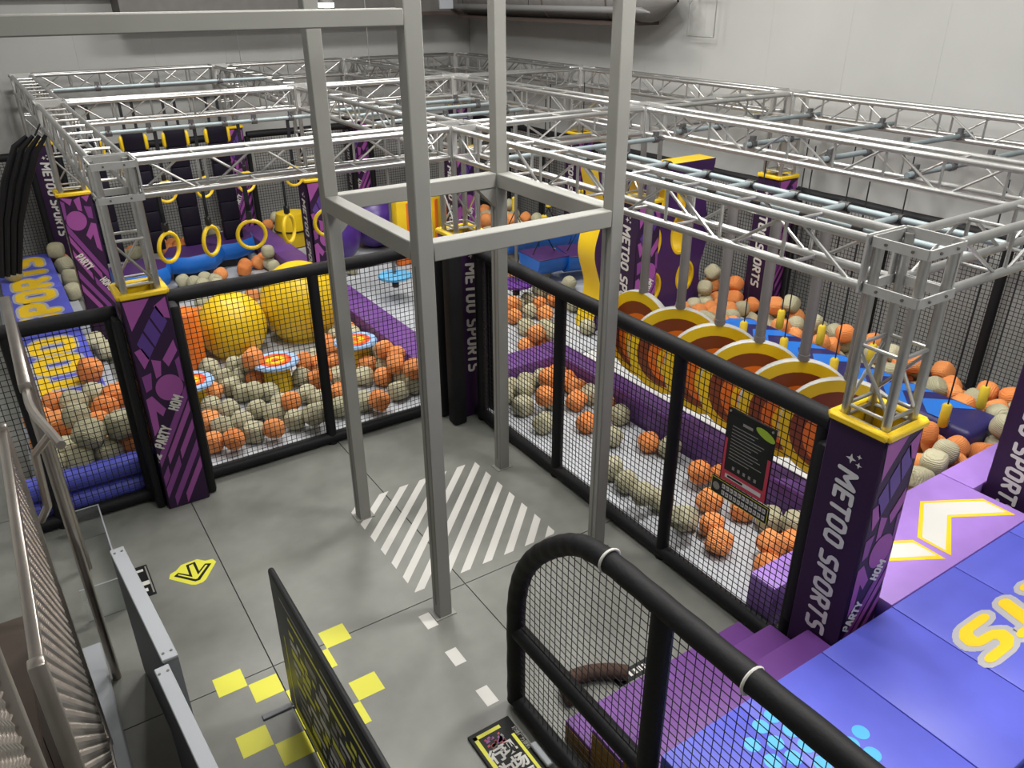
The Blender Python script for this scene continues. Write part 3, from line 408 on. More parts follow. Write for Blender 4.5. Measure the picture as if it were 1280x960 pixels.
# ================================================================== padded pillars
PW, PH = .17, 1.93
def pad_print(flip=False):
    """printed vinyl pattern, in face units u 0..1 (across), v metres from the top"""
    m = MB(); W = 2*PW
    def P(pts, k, e=.0):
        if flip: pts = [(1-u, max(.02, min(PH-.02, v-.5 if v < 1.25 else v-.45))) for u, v in pts]
        m.poly([(u*W, -v, e) for u, v in pts][::-1] if area(pts) > 0 else [(u*W, -v, e) for u, v in pts], k)
    def area(p): return sum(p[i][0]*p[(i+1) % len(p)][1]-p[(i+1) % len(p)][0]*p[i][1] for i in range(len(p)))
    P([(.04, .03), (.6, .03), (.1, .27)], 'magenta'); P([(.66, .1), (.94, .04), (.96, .22), (.8, .2)], 'magenta')
    # barred window block
    for a in range(3):
        u0, v0 = .14+a*.2, .38-a*.1
        P([(u0, v0), (u0+.17, v0-.085), (u0+.34, v0+.06), (u0+.17, v0+.15)], 'violet')
    P([(.05, .44), (.22, .42), (.34, .52), (.18, .6)], 'magenta'); P([(.36, .53), (.56, .56), (.5, .68), (.38, .7)], 'magenta')
    P([(.6, .55), (.92, .4), (.96, .5), (.7, .62)], 'magenta'); P([(.08, .66), (.3, .64), (.24, .78), (.1, .8)], 'purple'); P([(.86, .58), (.97, .55), (.97, .78), (.88, .74)], 'purple')
    P([(.62+.31*math.cos(a), .8+.115*math.sin(a)) for a in [2*PI*i/28 for i in range(28)]], 'magenta')
    P([(.06, .86), (.2, .84), (.44, .98), (.34, 1.04), (.22, .98), (.2, 1.14), (.06, 1.2)], 'magenta')
    sl = .5/.8                                            # slope of the diagonal band
    for (u0, u1, v, h, k) in [(.04, .97, 1.42, .11, 'purple'), (.25, .97, 1.56, .09, 'magenta'), (.04, .2, 1.62, .1, 'purple'), (.04, .5, 1.74, .1, 'purple'), (.55, .97, 1.73, .09, 'magenta'),
                              (.1, .97, 1.93, .1, 'purple'), (.3, .97, 2.1, .1, 'magenta')]:
        pts = [(u0, v-u0*sl), (u1, v-u1*sl), (u1, v-u1*sl+h), (u0, v-u0*sl+h)]
        if max(p[1] for p in pts) < PH-.02: P(pts, k)
        else:
            u2 = min(u1, 1); pts = [(max(u0, (v+h-PH+.02)/sl), v-max(u0, (v+h-PH+.02)/sl)*sl), (u2, v-u2*sl), (u2, v-u2*sl+h), (max(u0, (v+h-PH+.02)/sl), v-max(u0, (v+h-PH+.02)/sl)*sl+h)]
            if u2 > pts[0][0]: P(pts, k)
    ang = math.atan2(.5, .8*W)
    for body, u, v, s in (('HOM', .70, 1.025, .085), ('PARTY', .2, 1.335, .088), ('ME', .02, 1.45, .075)) if not flip else (('PARTY', .06, .72, .088), ('HOME', .62, 1.04, .085)):
        letters(m, body, 'white', Matrix.Translation((u*W, -v, .0008)) @ Matrix.Rotation(-ang if flip else ang, 4, 'Z') @ Matrix.Scale(s, 4) @ Matrix.Scale(.66, 4, (1, 0, 0)), .24, .1)
    # keep everything inside the face
    m.v = [(min(max(x, .004), W-.004), y, z) for x, y, z in m.v]
    return m
def pad_text():
    m = MB(); L = letters_width('METOO SPORTS', .09)
    letters(m, 'METOO SPORTS', 'white', Matrix.Rotation(-PI/2, 4, 'Z') @ Matrix.Scale(1.15/L, 4, (1, 0, 0)) @ Matrix.Scale(.135, 4, (0, 1, 0)) @ Matrix.Translation((-L/2, -.5, 0)), .2, .12, .09)
    for cx, cy, r in ((-.0, .645, .032), (.05, .625, .02), (.045, .675, .016)):
        m.poly([(cx+(r if i % 2 == 0 else r*.36)*math.cos(PI/4*i), cy+(r if i % 2 == 0 else r*.36)*math.sin(PI/4*i), 0) for i in range(8)], 'white')
    return m
me_print = pad_print().mesh('pad_print'); me_print2 = pad_print(True).mesh('pad_print'); me_text = pad_text().mesh('pad_text')
def pad_shell(h):
    m = MB(); a = PW; b = PW-.03
    for sx, sy in ((1, 0), (-1, 0), (0, 1), (0, -1)):
        if sx: m.rbox((sx*a if sx < 0 else b, -a, 0), (sx*b if sx < 0 else a, a, h), .008, 'dkpurple', 1)
        else: m.rbox((-a, sy*a if sy < 0 else b, 0), (a, sy*b if sy < 0 else a, h), .008, 'dkpurple', 1)
    return m.mesh('pad_shell')
def pad_lining(h):
    m = MB(); b = PW-.032
    for s in (-1, 1): m.box((s*b-.003, -b, h-.9), (s*b+.003, b, h-.002), 'yellow').box((-b, s*b-.003, h-.9), (b, s*b+.003, h-.002), 'yellow')
    return m.mesh('pad_lining')
def pad_rim(h):
    m = MB(); a = PW+.004; c = .03
    for s in (-1, 1):
        m.rbox((-a, s*a-.018-(s > 0)*.016, h-.02), (a, s*a+.018+(s < 0)*.016, h+.022), .01, 'yellow', 1)
        m.rbox((s*a-.018-(s > 0)*.016, -a, h-.02), (s*a+.018+(s < 0)*.016, a, h+.022), .01, 'yellow', 1)
    return m.mesh('pad_rim')
def pad(x, y, label, h=PH, rz=0, pr=None):
    t = thing('padded_pillar', label, 'padded pillar', (x, y, 0), rz, 'printed padded pillars round the truss columns')
    place(cmesh(('shell', h), lambda: pad_shell(h)), 'pad_cover', t)
    place(cmesh(('lining', h), lambda: pad_lining(h)), 'inner_lining', t); place(cmesh(('rim', h), lambda: pad_rim(h)), 'rim', t)
    for r in (0, PI):
        R = Matrix.Rotation(r, 4, 'Z')
        place(pr or me_print, 'printed_pattern', t, mx=R @ frame((-PW, -PW-.0025, h-.004), (1, 0, 0), (0, 0, 1)))
        place(me_text, 'lettering', t, mx=R @ frame((-PW-.0025, 0, h-.845), (0, -1, 0), (0, 0, 1)))
    return t
padpos = {(0, 1): 'purple printed pillar pad with yellow rim at the left end of the black left fence', (0, 2): 'purple printed pillar pad beside the blue slide, second on the left edge', (0, 3): 'dark purple lettered pillar pad in the far left corner',
 (1, 0): 'large dark purple lettered pillar pad with yellow rim beside the purple stairs', (1, 1): 'dark lettered pillar pad at the inner corner between the two black fences', (1, 2): 'slim looking lettered pillar pad on the long purple beam beside the purple balls', (1, 3): 'purple striped pillar pad at the back end of the long purple beam',
 (2, 0): 'dark pillar pad cut by the right picture edge on the lilac mat', (2, 1): 'lettered purple pillar pad between the hanging wheels and the holed climbing wall', (2, 2): 'pillar pad behind the tower ring near the blue half cylinders', (2, 3): 'purple pillar pad at the back wall behind the big purple balls',
 (3, 0): 'pillar pad of the near right corner, outside the picture', (3, 1): 'dark lettered pillar pad against the right wall behind the hanging blue board', (3, 2): 'pillar pad against the right wall behind the holed climbing wall', (3, 3): 'pillar pad in the far right room corner'}
colp = {(0, 1): 'at the left end of the black left fence', (0, 2): 'beside the middle of the blue slide', (0, 3): 'in the far left corner', (1, 0): 'beside the purple stairs', (1, 1): 'at the inner corner of the two fences', (1, 2): 'on the long purple beam', (1, 3): 'at the back end of the purple beam',
 (2, 0): 'cut by the right picture edge', (2, 1): 'between wheels and holed climbing wall', (2, 2): 'by the blue half cylinders', (2, 3): 'at the back wall behind the purple balls', (3, 0): 'outside the picture at the right', (3, 1): 'at the right wall behind the blue board', (3, 2): 'at the right wall, middle', (3, 3): 'in the far right corner'}
for (i, j), lb in padpos.items():
    x, y = NX[i], NY[j]
    if (i, j) == (2, 0): x = 5.84
    if (i, j) == (1, 0): x, y = 3.68, 2.03
    h = 1.74 if (i, j) == (1, 2) else PH
    pad(x, y, lb, h, PI/2 if (i, j) in ((1, 1), (0, 3)) else 0, me_print2 if (i, j) == (0, 2) else None)
    column(x if (i, j) != (2, 0) else NX[i], y, 'silver truss column in the pillar pad ' + colp[i, j])

# ================================================================== black padded fences with netting
def net_mesh(L, z0, z1, step=.047, r=.0036, top=None):
    m = MB(); n = int(L/step)
    for i in range(1, n+1):
        x = i*step; zt = top(x) if top else z1
        if zt > z0+.05: m.tube([(x, 0, z0), (x, 0, zt)], r, 'net', 3, False, False)
    k = int((z1-z0)/step)
    for j in range(1, k+1):
        z = z0+j*step
        if top:
            xs_ = [x for x in [q*.02 for q in range(int(L/.02)+1)] if top(x) > z]
            if len(xs_) > 1: m.tube([(xs_[0], 0, z), (xs_[-1], 0, z)], r, 'net', 3, False, False)
        else: m.tube([(0, 0, z), (L, 0, z)], r, 'net', 3, False, False)
    return m
def fence(name, label, p0, p1, h, posts, rt=.06, rp=.05, z0=.065, rb=.058, cat='fence', step=.047, r=.0036, netpart=True):
    a = Vector((*p0, 0)); d = Vector((*p1, 0))-a; L = d.length; rz = math.atan2(d.y, d.x)
    t = thing(name, label, cat, (a.x, a.y, 0), rz, 'black padded fences with netting round the play field')
    n = max(2, int(L/.35))
    MB().tube([(L*i/n, 0, h+.004*math.sin(i*2.3)) for i in range(n+1)], [rt*(1+.03*math.sin(i*1.7)) for i in range(n+1)], 'blackpad', 12).build('top_rail', t)
    MB().tube([(0, 0, z0), (L, 0, z0)], rb, 'blackpad', 10).build('bottom_rail', t)
    for x in posts: MB().tube([(x, 0, 0), (x, 0, h-.02)], rp, 'blackpad', 12).build('post', t)
    stuff(net_mesh(L, z0, h, step, r).build('net', t))
    return t
fence('netted_fence', 'black padded net fence in front of the yellow domes, left of the inner corner', (.94, 6.6), (3.44, 6.6), 1.78, (0.05, 1.24, 2.44))
MB_ = None
fence('netted_fence', 'short black padded net fence in front of the blue slide at the far left', (-.42, 6.56), (.56, 6.56), 1.75, (.22, .93), rp=.055)
fence('netted_fence', 'long black padded net fence carrying the rules sign, right of the tower', (3.68, 2.28), (3.68, 6.28), 1.79, (.04, 1.22, 2.62, 3.92))
fence('netted_fence', 'black net fence along the back wall, left half', (.95, 14.2), (3.45, 14.2), 1.8, (0, 1.25, 2.5), r=.004)
fence('netted_fence', 'black net fence along the back wall, middle', (3.85, 14.2), (5.75, 14.2), 1.8, (0, .9, 1.9), r=.004)
fence('netted_fence', 'black net fence along the back wall, right', (6.12, 14.2), (8.02, 14.2), 1.8, (0, .9, 1.9), r=.004)
fence('netted_fence', 'short black net fence at the far end of the blue slide', (-.6, 14.2), (.55, 14.2), 1.8, (0, 1.15), r=.004)
fence('netted_fence', 'black net fence on the right wall behind the hanging blue board', (8.36, 2.2), (8.36, 6.28), 1.75, (0, 1.48, 2.8, 4.05), r=.004)
fence('netted_fence', 'black net fence on the right wall, middle stretch', (8.36, 6.7), (8.36, 10.3), 1.75, (0, 1.2, 2.4, 3.6), r=.004)
fence('netted_fence', 'black net fence on the right wall, far stretch', (8.36, 10.7), (8.36, 14.1), 1.75, (0, 1.1, 2.2, 3.4), r=.004)
# black padded posts standing close to the inner corner pillar
for x, y, lb in ((3.42, 6.27, 'thick black padded post left of the lettered inner corner pillar'), (3.9, 6.28, 'thick black padded post right of the lettered inner corner pillar'), (3.40, 6.5, 'thick black padded post hidden half behind the tower front post at the inner corner')):
    tag(MB().rbox((x-.075, y-.075, 0), (x+.075, y+.075, 1.84), .03, 'blackpad', 2).build('padded_post'), lb, 'post')
tag(MB().rbox((.915, 6.35, 0), (1.0, 6.52, 1.78), .03, 'blackpad', 2).build('padded_post'), 'narrow black padded post right beside the purple left pillar', 'post')
tag(MB().rbox((.50, 6.36, 0), (.565, 6.54, 1.75), .025, 'blackpad', 2).build('padded_post'), 'narrow black padded post on the left side of the purple left pillar', 'post')
tag(MB().rbox((3.58, 2.22, .34), (3.68, 2.31, 1.68), .03, 'blackpad', 2).build('padded_post'), 'black padded post at the stairs end of the right fence', 'post')

# ================================================================== grey steel tower in the middle
t = thing('steel_tower', 'grey square steel tower of four posts joined by a ring of beams', 'tower', (2.64, 4.6, 0))
S = .7; q = .05
for sx, sy in ((-1, 1), (1, 1), (-1, -1), (1, -1)):
    x, y = sx*S, sy*S
    p = MB().rbox((x-q, y-q, 0), (x+q, y+q, 5.2), .006, 'grey', 1).build('post', t)
    MB().box((x-q-.0015, y-.008, .1), (x-q+.001, y+.008, 2.6), 'dkgrey').build('slot', p)
    MB().box((x-.08, y-.06, 0), (x+.08, y+.06, .008), 'grey').build('foot_plate', p)
for a, b in (((-S+q, -S-q), (S-q, -S+q)), ((-S+q, S-q), (S-q, S+q)), ((-S-q, -S+q), (-S+q, S-q)), ((S-q, -S+q), (S+q, S-q))):
    MB().rbox((a[0], a[1], 2.62), (b[0], b[1], 2.73), .006, 'grey', 1).build('ring_beam', t)
for sx, sy in ((1, 1), (-1, 1)):
    MB().prism([(0, 0), (.16, 0), (0, -.16)], -.04, .04, 'grey', mx=frame((sx*S-sx*q, sy*(S-.0), 2.62), (-sx, 0, 0), (0, 0, 1))).build('corner_bracket', t)
MB().rbox((-3.4, -S-q, 3.845), (-S-q, -S+q, 3.925), .006, 'grey', 1).build('top_beam', t)
MB().rbox((-S+q, -S-q, 4.12), (S-q, -S+q, 4.22), .006, 'grey', 1).build('top_beam', t)

# ================================================================== floor stickers
zs = .0012
def sticker(name, label, build, cat='floor sticker', group=None, loc=(0, 0, 0)):
    m = MB(); build(m); return tag(m.build(name, None, loc), label, cat, group)
t = thing('hazard_square', 'large white diagonal stripe square on the floor inside the tower', 'floor marking', (2.52, 4.86, zs))
x0, x1, y0, y1 = 1.87-2.52, 3.17-2.52, 4.2-4.86, 5.52-4.86
c = -1.28
while c < 1.3:
    pts = []
    def clip(cc):
        a = (max(x0, y0-cc), 0); b = (min(x1, y1-cc), 0); return (a[0], a[0]+cc), (b[0], b[0]+cc)
    if y1-c > x0 and y0-c < x1:
        (a0, a1), (b0, b1) = clip(c), clip(c+.088)
        poly = [a0, a1]
        if abs(a1[1]-y1) < 1e-6 and abs(b0[0]-x0) < 1e-6: pass
        # corners between the two clip lines
        if abs(a1[0]-x1) < 1e-6 and abs(b1[1]-y1) < 1e-6 and a1[1] < y1: poly.append((x1, y1))
        poly += [b1, b0]
        if abs(b0[0]-x0) < 1e-6 and abs(a0[1]-y0) < 1e-6 and a0[0] > x0: poly.append((x0, y0))
        if a1[0] > a0[0] and b1[0] > b0[0]: MB().poly([(p[0], p[1], 0) for p in poly], 'white').build('stripe', t)
    c += .1985
ys_ = {'sticker': []}
for i, (x, y) in enumerate(((1.815, 3.885), (1.81, 3.485), (1.815, 3.09))):
    sticker('white_floor_mark', ['white floor rectangle at the foot of the tower front post', 'white floor rectangle, middle one of the row below the tower', 'white floor rectangle nearest to the curved net rail'][i], lambda m: m.poly([(-.042, -.075, 0), (.042, -.075, 0), (.042, .075, 0), (-.042, .075, 0)], 'white'), loc=(x, y, zs))
sq = [((.39, 4.01, .57, 4.18), 'yellow floor square farthest up in the left chequer, near the floor joint'), ((.575, 3.84, .755, 4.01), 'yellow floor square touching the first one and the floor joint'),
 ((.39, 3.48, .57, 3.65), 'yellow floor square at the left of the lower chequer row'), ((.575, 3.30, .755, 3.475), 'yellow floor square of the lower row left of the standing board'),
 ((1.115, 4.03, 1.295, 4.2), 'large yellow floor square right of the standing board top'), ((1.12, 3.5, 1.3, 3.67), 'large yellow floor square right of the standing board middle'),
 ((1.065, 3.85, 1.12, 4.03), 'narrow yellow floor piece half behind the board top'), ((1.075, 3.315, 1.125, 3.495), 'narrow yellow floor piece half behind the board middle'),
 ((.76, 3.69, .81, 3.83), 'small yellow floor piece at the board foot'), ((.76, 3.48, .83, 3.66), 'small yellow floor piece under the board'), ((.76, 3.13, .93, 3.29), 'yellow floor square under the lower edge of the board'), ((.76, 2.78, .93, 2.95), 'yellow floor square at the bottom under the board')]
for (a, b, c_, d_), lb in sq:
    sticker('yellow_floor_square', lb, lambda m: m.poly([((a-c_)/2, (b-d_)/2, 0), ((c_-a)/2, (b-d_)/2, 0), ((c_-a)/2, (d_-b)/2, 0), ((a-c_)/2, (d_-b)/2, 0)], 'lemon'), loc=((a+c_)/2, (b+d_)/2, zs), group='yellow chequer squares on the floor')
t = thing('arrow_sticker', 'yellow floor arrow sticker with black outline', 'floor sticker', (.55, 5.35, zs))
MB().poly([(-.175, .02, 0), (-.155, .075, 0), (-.11, .09, 0), (-.06, .14, 0), (.06, .145, 0), (.11, .09, 0), (.165, .08, 0), (.18, .03, 0), (.06, -.14, 0), (.03, -.16, 0), (-.02, -.16, 0), (-.05, -.14, 0)], 'lemon').build('yellow_ground', t)
MB().poly([(-.138, .03, 0), (-.1, .055, 0), (-.035, -.015, 0), (-.03, .115, 0), (.04, .12, 0), (.04, -.01, 0), (.1, .055, 0), (.143, .03, 0), (.02, -.12, 0), (-.015, -.12, 0)], 'black').build('arrow_outline', t, (0, 0, .0006))
MB().poly([(-.11, .028, 0), (-.1, .034, 0), (-.02, -.058, 0), (-.012, .095, 0), (.02, .1, 0), (.022, -.052, 0), (.1, .034, 0), (.114, .026, 0), (.008, -.095, 0), (-.006, -.095, 0)], 'lemon').build('arrow', t, (0, 0, .0012))
t = thing('floor_notice', 'black floor notice sticker half hidden by the white topped partition', 'floor sticker', (.19, 5.45, zs))
MB().poly([(-.085, -.2, 0), (.075, -.2, 0), (.075, .2, 0), (-.085, .2, 0)], 'signb').build('ground', t)
m = MB()
for i, (a, b, w_) in enumerate(((-.03, .06, .03), (-.06, -.01, .05), (.0, .08, .05), (-.05, .05, .04))):
    y = .14-i*.085; m.poly([(a-.01, y-w_/2, 0), (b-.02, y-w_/2, 0), (b-.02, y+w_/2, 0), (a-.01, y+w_/2, 0)], 'white')
m.poly([(.055, -.17, 0), (.066, -.17, 0), (.066, .18, 0), (.055, .18, 0)], 'textgrey'); m.build('print', t, (0, 0, .0006))
t = thing('floor_notice', 'narrow black floor notice along the foot of the purple stairs', 'floor sticker', (2.76, 2.725, zs))
MB().poly([(-.2, -.05, 0), (.24, -.05, 0), (.24, .05, 0), (-.2, .05, 0)], 'signb').build('ground', t)
m = MB()
for i in range(9): m.poly([(-.17+i*.042, -.02, 0), (-.145+i*.042, -.02, 0), (-.145+i*.042, .022, 0), (-.17+i*.042, .022, 0)], 'white')
m.build('print', t, (0, 0, .0006))

# ================================================================== stairs, platform
t = thing('padded_stairs', 'purple padded stairs of three steps with ochre left side', 'stairs', (2.03, 1.82, 0))
for i, (ya, yb, z) in enumerate(((.5, .74, .165), (.24, .5, .33), (-.0, .24, .495))):
    s_ = MB().rbox((0, ya if i == 2 else 0.0 if i == 1 else ya, 0 if i == 0 else 0), (1.47, yb, z), .012, 'step', 2) if False else MB().rbox((0, ya, 0), (1.47, yb+(.002), z), .012, 'step', 2)
    s_.box((-.004, ya+.012, .005), (0, yb-.01, z-.03), 'sidey'); s_.build('step', t)
plat = thing('mat_platform', 'raised platform of blue mats at the lower right', 'platform', (2.03, .82, 0))
for a, b in ((0, .55), (.55, 1.22), (1.22, 1.88), (1.88, 2.55), (2.55, 3.22), (3.22, 3.9), (3.9, 4.6)):
    MB().rbox((a+.002, 0, .50), (b-.002, .985, .66), .01, 'bluemat', 2).build('mat', plat)
MB().box((.02, .02, 0), (4.58, .96, .49), 'navy').build('base', plat)
plat['label'] = 'raised platform of blue mats with cyan dots and yellow letters'
FX = Matrix.Translation((1.94+letters_width('SPORTS')*.5, .65, .6608)) @ Matrix.Rotation(PI, 4, 'Z') @ Matrix.Scale(.5, 4, (1, 0, 0)) @ Matrix.Scale(.24, 4, (0, 1, 0))
MS = MB(); letters(MS, 'SPORTS', 'grey_print', FX, .44, .12); MS.build('letter_ground', plat)
MS = MB(); letters(MS, 'SPORTS', 'yellowp', Matrix.Translation((0, 0, .0018)) @ FX, .22, .12); MS.build('lettering', plat)
m = MB()
for x, y in ((2.67, 1.66), (2.57, 1.65), (2.68, 1.55), (2.555, 1.545), (2.67, 1.45), (2.56, 1.44), (2.65, 1.34), (2.96, 1.35), (2.86, 1.335), (2.895, 1.24), (2.75, 1.24), (2.6, 1.23), (2.45, 1.6), (2.46, 1.48), (2.45, 1.36)):
    MB().disc(.043, 0, 'cyan', 20).build('dot', plat, (x-2.03, y-.82, .661))
tag(MB().rbox((2.03, -.6, 0), (6.6, .8, .655), .01, 'whitemat', 1).build('white_platform'), 'white platform edge cut by the bottom right corner', 'platform')
lm = thing('start_platform', 'lilac start platform with white chevrons behind the blue mats', 'platform', (3.87, 1.81, 0))
for a, b in ((0, .1), (.1, 1.68), (1.68, 1.755), ): pass
MB().rbox((0.05, 0, .50), (1.68, .67, .66), .01, 'lilac', 2).build('mat', lm); MB().rbox((1.685, .41, .50), (3.3, .67, .662), .01, 'lilac', 2).build('mat', lm)
MB().box((.06, .01, 0), (1.67, .66, .49), 'navy').build('base', lm); MB().box((1.69, .42, 0), (3.28, .66, .49), 'navy').build('base', lm)
for cx in (5.07, 4.2):
    o_ = [(0, .235), (.41, .0), (.405, -.235), (0, .0), (-.405, -.235), (-.41, .0)]
    i_ = [(0, .205), (.385, -.02), (.385, -.185), (0, .045-.07+.055), (-.385, -.185), (-.385, -.02)]
    pr = MB().poly([(x, y, 0) for x, y in o_[::-1]], 'yellowp').build('chevron', lm, (cx-3.87, 2.11-1.81, .6612))
    MB().poly([(x, y, 0) for x, y in i_[::-1]], 'white').build('chevron_fill', pr, (0, 0, .0008))

# ================================================================== curved net rail beside the stairs
t = thing('curved_net_rail', 'black padded net rail with rounded top end beside the purple stairs', 'rail', (1.93, 2.93, 0), -PI/2)
path = [(0, .05), (0, .4), (0, .78), (.03, .98), (.1, 1.16), (.22, 1.33), (.36, 1.47), (.5, 1.58), (.62, 1.64), (.8, 1.665), (1.1, 1.665), (1.5, 1.67), (2.0, 1.68), (2.7, 1.69)]
def sm(pts, k=3):
    for _ in range(k):
        o_ = [pts[0]]
        for a, b in zip(pts, pts[1:]): o_ += [(.75*a[0]+.25*b[0], .75*a[1]+.25*b[1]), (.25*a[0]+.75*b[0], .25*a[1]+.75*b[1])]
        pts = o_+[pts[-1]]
    return pts
pp = sm(path)
MB().tube([(x, 0, z) for x, z in pp], [.056*(1+.025*math.sin(i*1.3)) for i in range(len(pp))], 'blackpad', 14).build('top_rail', t)
MB().tube([(0, 0, .06), (2.7, 0, .06)], .05, 'blackpad', 12).build('bottom_rail', t)
MB().tube([(0, 0, .63), (1.13, 0, .63)], .05, 'blackpad', 12).build('middle_rail', t)
MB().tube([(1.14, 0, .05), (1.14, 0, 1.66)], .055, 'blackpad', 12).build('post', t)
for x in (.78, 1.62):
    MB().tube([(x, .06*math.cos(a), 1.666+.06*math.sin(a)) for a in [2*PI*i/20 for i in range(20)]], .007, 'white', 6, closed=True).build('cable_tie', t)
def topz(x):
    for a, b in zip(pp, pp[1:]):
        if a[0] <= x <= b[0] and b[0] > a[0]: return a[1]+(b[1]-a[1])*(x-a[0])/(b[0]-a[0])
    return 1.67
stuff(net_mesh(2.7, .06, 1.66, .048, .0026, topz).build('net', t))
o = MB().tube(sm([(2.26, 2.82), (2.3, 2.89), (2.42, 2.87), (2.56, 2.78), (2.6, 2.72)], 2) and [(x, y, .06) for x, y in sm([(2.22, 2.72), (2.24, 2.86), (2.4, 2.86), (2.56, 2.78), (2.64, 2.7)], 2)], .05, 'brownf', 10).build('rolled_cushion')
tag(o, 'brown curved felt roll on the floor at the foot of the purple stairs', 'cushion')

# ================================================================== standing board and small notice
t = thing('standing_board', 'black standing notice board with yellow print, seen nearly edge on', 'notice board', (.77, 2.9, 0), 0)
MB().rbox((-.018, -.95, .06), (.018, .79, 1.1), .016, 'signb', 2).build('board', t)
m = MB(); X = -.0192
def Q(y0, y1, z0, z1, k): m.poly([(X, y0, z0), (X, y1, z0), (X, y1, z1), (X, y0, z1)], k)
Q(-.9, .66, .1, .16, 'lemon'); Q(-.9, .5, .94, .965, 'lemon'); Q(.64, .66, .16, .7, 'lemon')
rr = random.Random(4)
for i in range(9):
    z = .82-i*.075
    y = .52
    while y > -.8:
        w_ = rr.uniform(.04, .2)
        Q(y-w_, y, z, z+rr.uniform(.035, .062), rr.choice(['white', 'textgrey', 'lemon', 'lemon', 'white'])); y -= w_+rr.uniform(.02, .08)
Q(.1, .62, 1.0, 1.02, 'textgrey'); Q(-.7, .0, 1.0, 1.02, 'textgrey')
m.build('print', t)
for y in (.82-.02, -.7): MB().rbox((-.2, y-.022, 0), (.16, y+.022, .012), .005, 'panelg', 1).build('foot', t)
for y in (.8, -.7): MB().box((-.012, y-.012, .012), (.012, y+.012, .09), 'alu').build('leg', t)
t = thing('notice_plate', 'black floor notice plate with yellow frame and white characters by the curved rail', 'notice', (1.69, 2.6, 0))
MB().rbox((-.145, -.3, 0), (.145, .28, .02), .008, 'signb', 2).build('plate', t)
m = MB()
for a in ((-.125, -.3, -.1, .25), (-.125, .225, .06, .25), (.085, -.3, .105, .15)): m.poly([(a[0], a[1], 0), (a[2], a[1], 0), (a[2], a[3], 0), (a[0], a[3], 0)], 'lemon')
rr = random.Random(2)
for i in range(26): 
    x, y = rr.uniform(-.075, .03), rr.uniform(.125, .2); s_ = rr.uniform(.008, .016); m.poly([(x-s_, y-s_*.7, .0004), (x+s_, y-s_*.5, .0004), (x+s_*.6, y+s_, .0004), (x-s_*.8, y+s_*.6, .0004)], rr.choice(['pink', 'brownp', 'textgrey', 'magenta']))
for ch, x, y in (('现', .02, .075), ('行', -.06, .065), ('场', .03, -.035), ('为', -.06, -.045), ('须', .03, -.145), ('请', -.06, -.155)):
    m.mesh_in(text(ch, .1, 0, .0035, 'CENTER'), 'white', Matrix.Translation((x, y, .0006)))
m.mesh_in(text('SPORTS NOTICE', .026, 0, .0006, 'CENTER') if False else text('现场行为须知', .03, 0, .0008, 'CENTER'), 'textgrey', Matrix.Translation((.122, .1, .0006)) @ Matrix.Rotation(-PI/2, 4, 'Z'))
m.build('print', t, (0, 0, .0206)); MB().rbox((.13, -.16, .02), (.17, .02, .045), .006, 'panelw', 1).build('clip', t)

# ================================================================== rules sign on the right fence
t = thing('rules_sign', 'black rules sign with red border and green badge hanging on the right fence', 'sign', (3.60, 2.77, 1.07), -PI/2)
MB().rbox((-.19, -.008, 0), (.19, .008, .54), .006, 'signb', 1).build('board', t)
m = MB(); Y = -.0088
def Q(x0, x1, z0, z1, k, e=0): m.poly([(x0, Y-e, z0), (x1, Y-e, z0), (x1, Y-e, z1), (x0, Y-e, z1)], k)
Q(-.185, .185, .004, .32, 'pink'); Q(-.165, .16, .085, .5, 'signb', .0006); Q(-.15, .15, .03, .06, 'white', .0008); Q(-.13, .0, .037, .053, 'signb', .0014)
for i in range(11): Q(-.14, -.14+rr.uniform(.17, .27), .42-i*.024, .426-i*.024, 'textgrey', .0012)
for i in range(5): Q(-.1+i*.045, -.08+i*.045, .11, .135, 'textgrey', .0012)
Q(-.06, .02, .455, .475, 'textgrey', .0012)
m.build('print', t)
MB().lathe([(0, 0), (.05, 0), (.052, .004), (0, .004)], 'green', 16, mx=frame((.12, -.009, .475), (1, 0, 0), (0, 0, 1)) @ Matrix.Rotation(-.25, 4, 'Z') @ Matrix.Scale(1.5, 4, (1, 0, 0)) @ Matrix.Scale(.55, 4, (0, 1, 0))).build('badge', t)
for x in (-.17, .17): MB().cyl((x, -.014, .52), (x, .03, .52), .008, 'alu', 8).build('stud', t)
t = thing('warning_strip', 'narrow black warning strip with white characters below the rules sign', 'sign', (3.60, 2.78, .93), -PI/2)
MB().rbox((-.25, -.007, 0), (.24, .007, .13), .005, 'signb', 1).build('board', t)
m = MB()
for a in ((-.245, .235, .004, .008), (-.245, .235, .122, .126), (-.245, -.241, .004, .126), (.231, .235, .004, .126)): Q(*a, 'lemon')
for r_ in (0, 1):
    for i in range(11): Q(-.15+i*.034, -.124+i*.034, .074-r_*.05, .108-r_*.05, 'white', .0006); Q(-.143+i*.034, -.138+i*.034, .08-r_*.05, .102-r_*.05, 'signb', .001); Q(-.146+i*.034, -.128+i*.034, .088-r_*.05, .092-r_*.05, 'signb', .0012)
m.mesh_in(cmesh('d', lambda: MB().disc(.03, 0, 'textgrey', 16).mesh('d')), 'textgrey', frame((-.2, Y-.0006, .065), (1, 0, 0), (0, 0, 1))); m.build('print', t)

